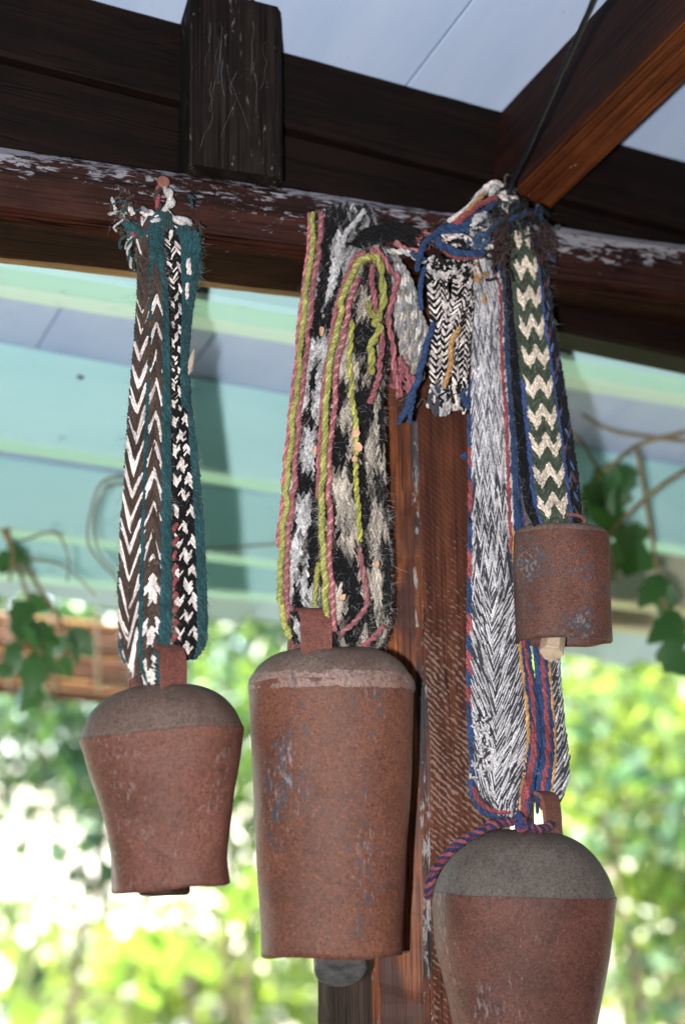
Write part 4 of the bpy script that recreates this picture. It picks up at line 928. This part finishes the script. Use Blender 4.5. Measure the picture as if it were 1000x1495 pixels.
# red and navy cord on the big bell, black cable at the rafter
acc = Acc()
cp = [(625, 1312, .044), (631, 1285, .050), (645, 1258, .056), (668, 1232, .060), (697, 1213, .062), (728, 1203, .062), (752, 1200, .064), (770, 1207, .072), (790, 1210, .074), (806, 1206, .068)]
yarn(acc, cp, 7.2, [hx('#8a3a38'), hx('#242a54'), hx('#762e38'), hx('#1e2348')], 4, pitch=1.5, fuzz=200)
yarn(acc, [(754, 1190, .066), (762, 1200, .074), (756, 1212, .072), (770, 1206, .075)], 6.5, [RED, hx('#2c3468'), hx('#2c3468')], 3, fuzz=20)
c_ = acc.build('twisted_cord'); tag(c_, 'twisted red and navy cord lying over the dome of the big bell', 'cord')
P = [Hp(u, v, o_) for u, v, o_ in ((905, -80, .335), (888, -45, .31), (872, -12, .285), (845, 50, .225), (822, 100, .185), (792, 168, .130), (768, 222, .080), (752, 254, .046), (742, 282, .030))]
_d = nrm(P[0] - P[2]); _t = (CD - np.dot(CN, P[0])) / np.dot(CN, _d); P = [P[0] + _d * max(_t, 0)] + P       # up to the boards
V, F = tube(catmull(P, 60), np.full(60, 4.6 * PX) * (1 + 0.08 * rng.standard_normal(60)), 8)
tag(put('cable', mesh_np('cable', V, F, [M['cord']])), 'thin black cable running up past the rafter from the knotted yarns', 'cable')

# cobwebs
Vs = []; Fs = []; nn = 0
for k in range(14):
    u, v = (300 + rng.random() * 90, 15 + rng.random() * 150)
    a = rng.normal() * .16 + 1.62; L = 20 + rng.random() * 90
    P = catmull([*[Hp(u + L * q_ * math.cos(a) + rng.normal() * 2.5, v + L * q_ * math.sin(a), .0055 + .002 * rng.random()) for q_ in (0, .2, .4, .6, .8, 1)]], 8)
    V, F = tube(P, np.full(8, 0.00002 + 0.00002 * rng.random()), 4); Vs.append(V); Fs.append(F + nn); nn += len(V)
o = put('cobweb', mesh_np('cobweb', np.vstack(Vs), np.vstack(Fs), [M['webm']])); tag(o, 'grey cobweb threads clinging to the dark upright strut', 'cobweb', kind='stuff')

# ================================================================== BACKGROUND
def leaf_quads(P, size, fold=0.25, elong=1.5):
    n = len(P); d = rng.standard_normal((n, 3)); d[:, 2] -= 0.5; d /= np.linalg.norm(d, axis=1)[:, None]
    s = np.cross(d, rng.standard_normal((n, 3))); s /= np.linalg.norm(s, axis=1)[:, None]; nn = np.cross(d, s)
    L = (size * (0.6 + 0.8 * rng.random(n)))[:, None]
    a = P; b = P + d * L * elong * .5 + s * L * .42 + nn * L * fold; c = P + d * L * elong; e = P + d * L * elong * .5 - s * L * .42 + nn * L * fold
    V = np.stack([a, b, c, e], 1).reshape(-1, 3); F = (np.array([[0, 1, 2, 3]])[None] + (np.arange(n) * 4)[:, None, None]).reshape(-1, 4)
    return V, F
def crown_pts(c, rad, n, clumps, cs):
    g = rng.standard_normal((clumps, 3)); g /= np.linalg.norm(g, axis=1)[:, None]; g *= (rng.random(clumps) ** 0.45)[:, None]
    cc = np.array(c) + g * np.array(rad); k = rng.integers(0, clumps, n)
    return cc[k] + rng.standard_normal((n, 3)) * cs
def tree(name, base, height, rad, n, leaf, mat, label, cat, group, clumps=60, cs=0.22, cz=None, trunks=1):
    base = np.array([base[0], base[1], GZ]); root = thing(name, base, label, cat, group)
    cz = cz if cz is not None else height - rad[2] * 0.9; cc = base + np.array([0, 0, cz])
    for t in range(trunks):
        a = rng.random() * 6.28; sp = rad[0] * .5 * (trunks > 1)
        P = catmull([base + np.array([math.cos(a) * sp * .2, math.sin(a) * sp * .2, -.05]), base + np.array([math.cos(a) * sp * .5 + rng.normal() * .05, math.sin(a) * sp * .5, cz * .5]), cc + np.array([math.cos(a) * sp, math.sin(a) * sp, rad[2] * .3])], 14)
        r0 = 0.035 * height / 2.5 / math.sqrt(trunks); V, F = tube(P, np.linspace(r0, r0 * .35, 14), 9); Vs, Fs = [V], [F]; m = len(V)
        for _ in range(5):
            i = rng.integers(4, 13); g = rng.standard_normal(3); g[2] = abs(g[2]) * .5; g /= np.linalg.norm(g)
            e = P[i] + g * np.array(rad) * .8; V, F = tube(catmull([P[i], (P[i] + e) / 2 + rng.normal(0, .05, 3), e], 8), np.linspace(r0 * .45, r0 * .1, 8), 6); Vs.append(V); Fs.append(F + m); m += len(V)
        put('trunk', mesh_np('trunk', np.vstack(Vs), np.vstack(Fs), [M['bark']]), root)
    V, F = leaf_quads(crown_pts(cc, rad, n, clumps, cs), leaf)
    put('crown', mesh_np('crown', V, F, [M[mat]], smooth=False), root)
    return root
def gp(u, dist): d = ray(u, 1200); return d[0] / d[1] * dist, dist
# shrubs and small trees outside the porch
for (u, y, h, rad, n, lf, mt, lab) in [
    (60, 7.5, 2.9, (1.0, .8, .75), 1300, .085, 'leaf_d', 'dark leafy shrub with a round crown, below the reed screen'),
    (330, 8.6, 2.8, (.9, .8, .7), 1300, .085, 'leaf', 'mid green shrub seen between the plain bell and the tall bell'),
    (930, 7.0, 2.9, (.95, .8, .85), 1900, .08, 'leaf_y', 'bright yellow green shrub beside the big bell'),
    (-420, 7.0, 2.8, (1.1, .8, .8), 2200, .09, 'leaf', 'wide shrub beside the dark leafy shrub'),
    (-1000, 8.0, 2.9, (1.2, .9, .9), 2200, .09, 'leaf_y', 'wide yellow green shrub at the end of the row, past the reed screen'),
    (1500, 7.0, 2.8, (1.1, .8, .8), 2200, .09, 'leaf', 'wide shrub past the cream joists'),
    (2050, 8.0, 2.9, (1.2, .9, .9), 2200, .09, 'leaf_y', 'wide yellow green shrub at the end of the row, past the rafter'),
    (985, 5.6, 2.2, (.55, .5, .6), 260, .085, 'leaf_d', 'dark leafed shrub in front of the bright shrub'),
    (1060, 6.2, 2.5, (.7, .6, .7), 1500, .08, 'leaf_y', 'yellow green shrub below the cream joists')]:
    x, yy = gp(u, y); tree('shrub', (x, yy), h, rad, n, lf, mt, lab, 'shrub', 'shrubs outside the porch', 70, .17, h - rad[2] - .1, 3)
for (u, y, h, rad, n, lf, mt, lab) in [
    (-250, 14, 5.0, (2.2, 1.8, 1.9), 4200, .11, 'leaf_d', 'dark leafy tree farthest along the row beyond the shrubs'),
    (-800, 14, 5.0, (2.2, 1.8, 2.4), 4200, .12, 'leaf', 'mid green tree past the reed screen'),
    (1750, 14, 5.0, (2.2, 1.8, 2.4), 4200, .12, 'leaf', 'mid green tree past the rafter'),
    (150, 15, 5.2, (2.1, 1.8, 1.9), 4200, .11, 'leaf_d', 'dark leafy tree beyond the round shrub'),
    (480, 16, 5.4, (2.2, 1.8, 2.0), 4200, .11, 'leaf_d', 'dark leafy tree standing behind the post'),
    (860, 13, 4.8, (2.0, 1.8, 1.8), 5200, .11, 'leaf_d', 'dark leafy tree beyond the bright shrub'),
    (1200, 14, 5.0, (2.2, 1.8, 1.9), 3600, .11, 'leaf', 'mid green tree beyond the cream joists')]:
    x, yy = gp(u, y); tree('tree', (x, yy), h, rad, n, lf, mt, lab, 'tree', 'trees beyond the shrubs', 90, .32, 4.0)
for (u, y, wh) in ((40, 10.5, 'farthest from the post'), (235, 9.6, 'behind the plain bell'), (400, 10, 'behind the tall bell'), (960, 10, 'behind the bright shrub'), (700, 11.5, 'behind the post')):
    x, yy = gp(u, y)
    tree('low_bush', (x, yy), 1.3, (.9, .7, .5), 620, .10, 'leaf_y', 'low sunlit bush on the pale ground, ' + wh, 'bush', 'low sunlit bushes', 50, .15, .7, 3)

# rolled reed screen hung under the outermost joist
rs = thing('reed_screen', aty(60, 950, 2.3), 'brown reed screen rolled up under the outermost joist', 'screen')
for i in range(13):
    v = 903 + i * 9.0; y = 2.3 + .03 * math.sin(i * 1.3); p0 = aty(-120, v - 14, y); p1 = aty(215, v + 16 + rng.normal() * 1.5, y + .22)
    V, F = tube(catmull([p0, (p0 + p1) / 2 + rng.normal(0, .002, 3), p1], 8), np.full(8, .0065), 8)
    put('reed', mesh_np('reed', V, F, [M['reed'] if i % 5 else M['reed_pale']]), rs)
for u in (10, 75, 140):
    V, F = tube(np.array([aty(u, 838, 2.26), aty(u + 2, 890, 2.26), aty(u + 3, 960, 2.25), aty(u + 4, 1012, 2.28)]), np.full(4, .003), 6); put('tie', mesh_np('tie', V, F, [M['tendril']]), rs)

# vines
def leaf_shape(c, dirn, nrm_, L, wdt, lobes=5):
    """a lobed leaf blade with a midrib fold and some thickness"""
    d = nrm(dirn); s = nrm(np.cross(nrm_, d)); nn = np.cross(d, s); pts = []
    prof_ = [(0, .02), (.08, .30), (.22, .42), (.32, .34), (.48, .47), (.62, .30), (.8, .2), (1, .0)]
    Lf = [c + d * L * t + s * wdt * w_ + nn * L * (.16 * w_ - .18 * t * t) for t, w_ in prof_]; Mi = [c + d * L * t - nn * L * .18 * t * t for t, _ in prof_]; Rt = [c + d * L * t - s * wdt * w_ + nn * L * (.16 * w_ - .18 * t * t) for t, w_ in prof_]
    V = Lf + Mi + Rt; n_ = len(prof_); F = []
    for i in range(n_ - 1): F += [(i, i + 1, n_ + i + 1, n_ + i), (n_ + i, n_ + i + 1, 2 * n_ + i + 1, 2 * n_ + i)]
    return np.array(V), F
def vine(label, stems, leaves, mat='vine', r=.003):
    """stems: lists of (u,v,y); leaves: (u,v,y,length,angle)"""
    p = aty(*stems[0][0]); root = thing('vine', p, label, 'vine')
    for st in stems:
        P = catmull([aty(*x) for x in st], 30); V, F = tube(P, np.linspace(r, r * .6, 30), 6); put('stem', mesh_np('stem', V, F, [M['tendril']]), root)
    for (u, v, y, L, a) in leaves:
        c = aty(u, v, y); dd = cR * math.sin(a) - cU * math.cos(a) + cF * rng.normal() * .25; V, F = leaf_shape(c, dd, -cF + rng.standard_normal(3) * .35, L, L * .8)
        put('leaf', mesh_py('leaf', V, F, [M[mat]], smooth=True), root)
def spray(cx, cy, y, n, su, sv, L):
    return [(cx + rng.normal() * su, cy + rng.normal() * sv, y + rng.normal() * .04, L * (.7 + .6 * rng.random()), rng.normal() * .6) for _ in range(n)]
vine('vine with dark green leaves hanging in front of the reed screen', [[(-20, 740, 1.58), (12, 790, 1.6), (40, 870, 1.62), (58, 950, 1.64), (55, 1010, 1.65)], [(12, 790, 1.6), (65, 870, 1.62), (104, 930, 1.64)], [(10, 770, 1.58), (18, 810, 1.58), (14, 850, 1.58)]],
     spray(16, 805, 1.58, 4, 6, 18, .035) + spray(40, 905, 1.62, 7, 12, 22, .040) + spray(60, 950, 1.64, 6, 8, 20, .040) + spray(102, 940, 1.64, 5, 6, 18, .038) + spray(55, 990, 1.65, 3, 6, 10, .038) + spray(20, 945, 1.62, 3, 8, 20, .04))
vine('bare curling vine tendrils in front of the mint joists', [[(182, 695, 1.42), (150, 703, 1.42), (134, 740, 1.42), (128, 790, 1.42), (150, 825, 1.42), (172, 850, 1.42), (182, 900, 1.45)], [(184, 706, 1.43), (156, 712, 1.43), (138, 750, 1.43), (142, 800, 1.43), (170, 838, 1.44)], [(180, 800, 1.5), (250, 804, 1.5), (330, 800, 1.5), (420, 794, 1.5)], [(30, 790, 1.5), (80, 778, 1.5), (100, 815, 1.5), (98, 850, 1.5)], [(40, 815, 1.5), (95, 828, 1.5), (140, 870, 1.5)]], [], r=.0014)
vine('woody vine with green leaves hanging beyond the smallest bell', [[(1010, 628, 1.50), (930, 650, 1.52), (880, 685, 1.52), (845, 640, 1.5), (800, 610, 1.48)], [(1010, 680, 1.45), (960, 712, 1.46), (915, 752, 1.47), (880, 790, 1.48)], [(1010, 645, 1.55), (900, 630, 1.54), (850, 605, 1.52)], [(872, 690, 1.5), (885, 760, 1.52), (898, 850, 1.54)], [(930, 655, 1.52), (948, 760, 1.55), (962, 850, 1.58), (985, 930, 1.6)]],
     spray(875, 712, 1.5, 5, 10, 14, .046) + spray(905, 695, 1.52, 3, 10, 10, .040) + spray(892, 810, 1.53, 4, 5, 20, .050) + spray(957, 850, 1.57, 4, 7, 22, .048) + spray(985, 900, 1.6, 2, 8, 10, .04), r=.0026)
vine('low vine shoots with pale green leaves behind the plain bell', [[(180, 1500, 3.6), (190, 1420, 3.6), (215, 1350, 3.6)], [(280, 1520, 3.8), (285, 1430, 3.8), (290, 1380, 3.8)], [(360, 1500, 4.0), (365, 1350, 4.0), (372, 1260, 4.0)]],
     [(200, 1360, 3.6, .13, .4), (220, 1355, 3.6, .12, .9), (190, 1400, 3.6, .10, -.5), (285, 1385, 3.8, .12, .3), (262, 1400, 3.8, .1, -.6), (370, 1265, 4.0, .12, .1), (355, 1290, 4.0, .12, -.3), (380, 1350, 4.0, .11, .3), (210, 1430, 3.6, .1, .3), (30, 1460, 3.6, .12, .2)], 'leaf')
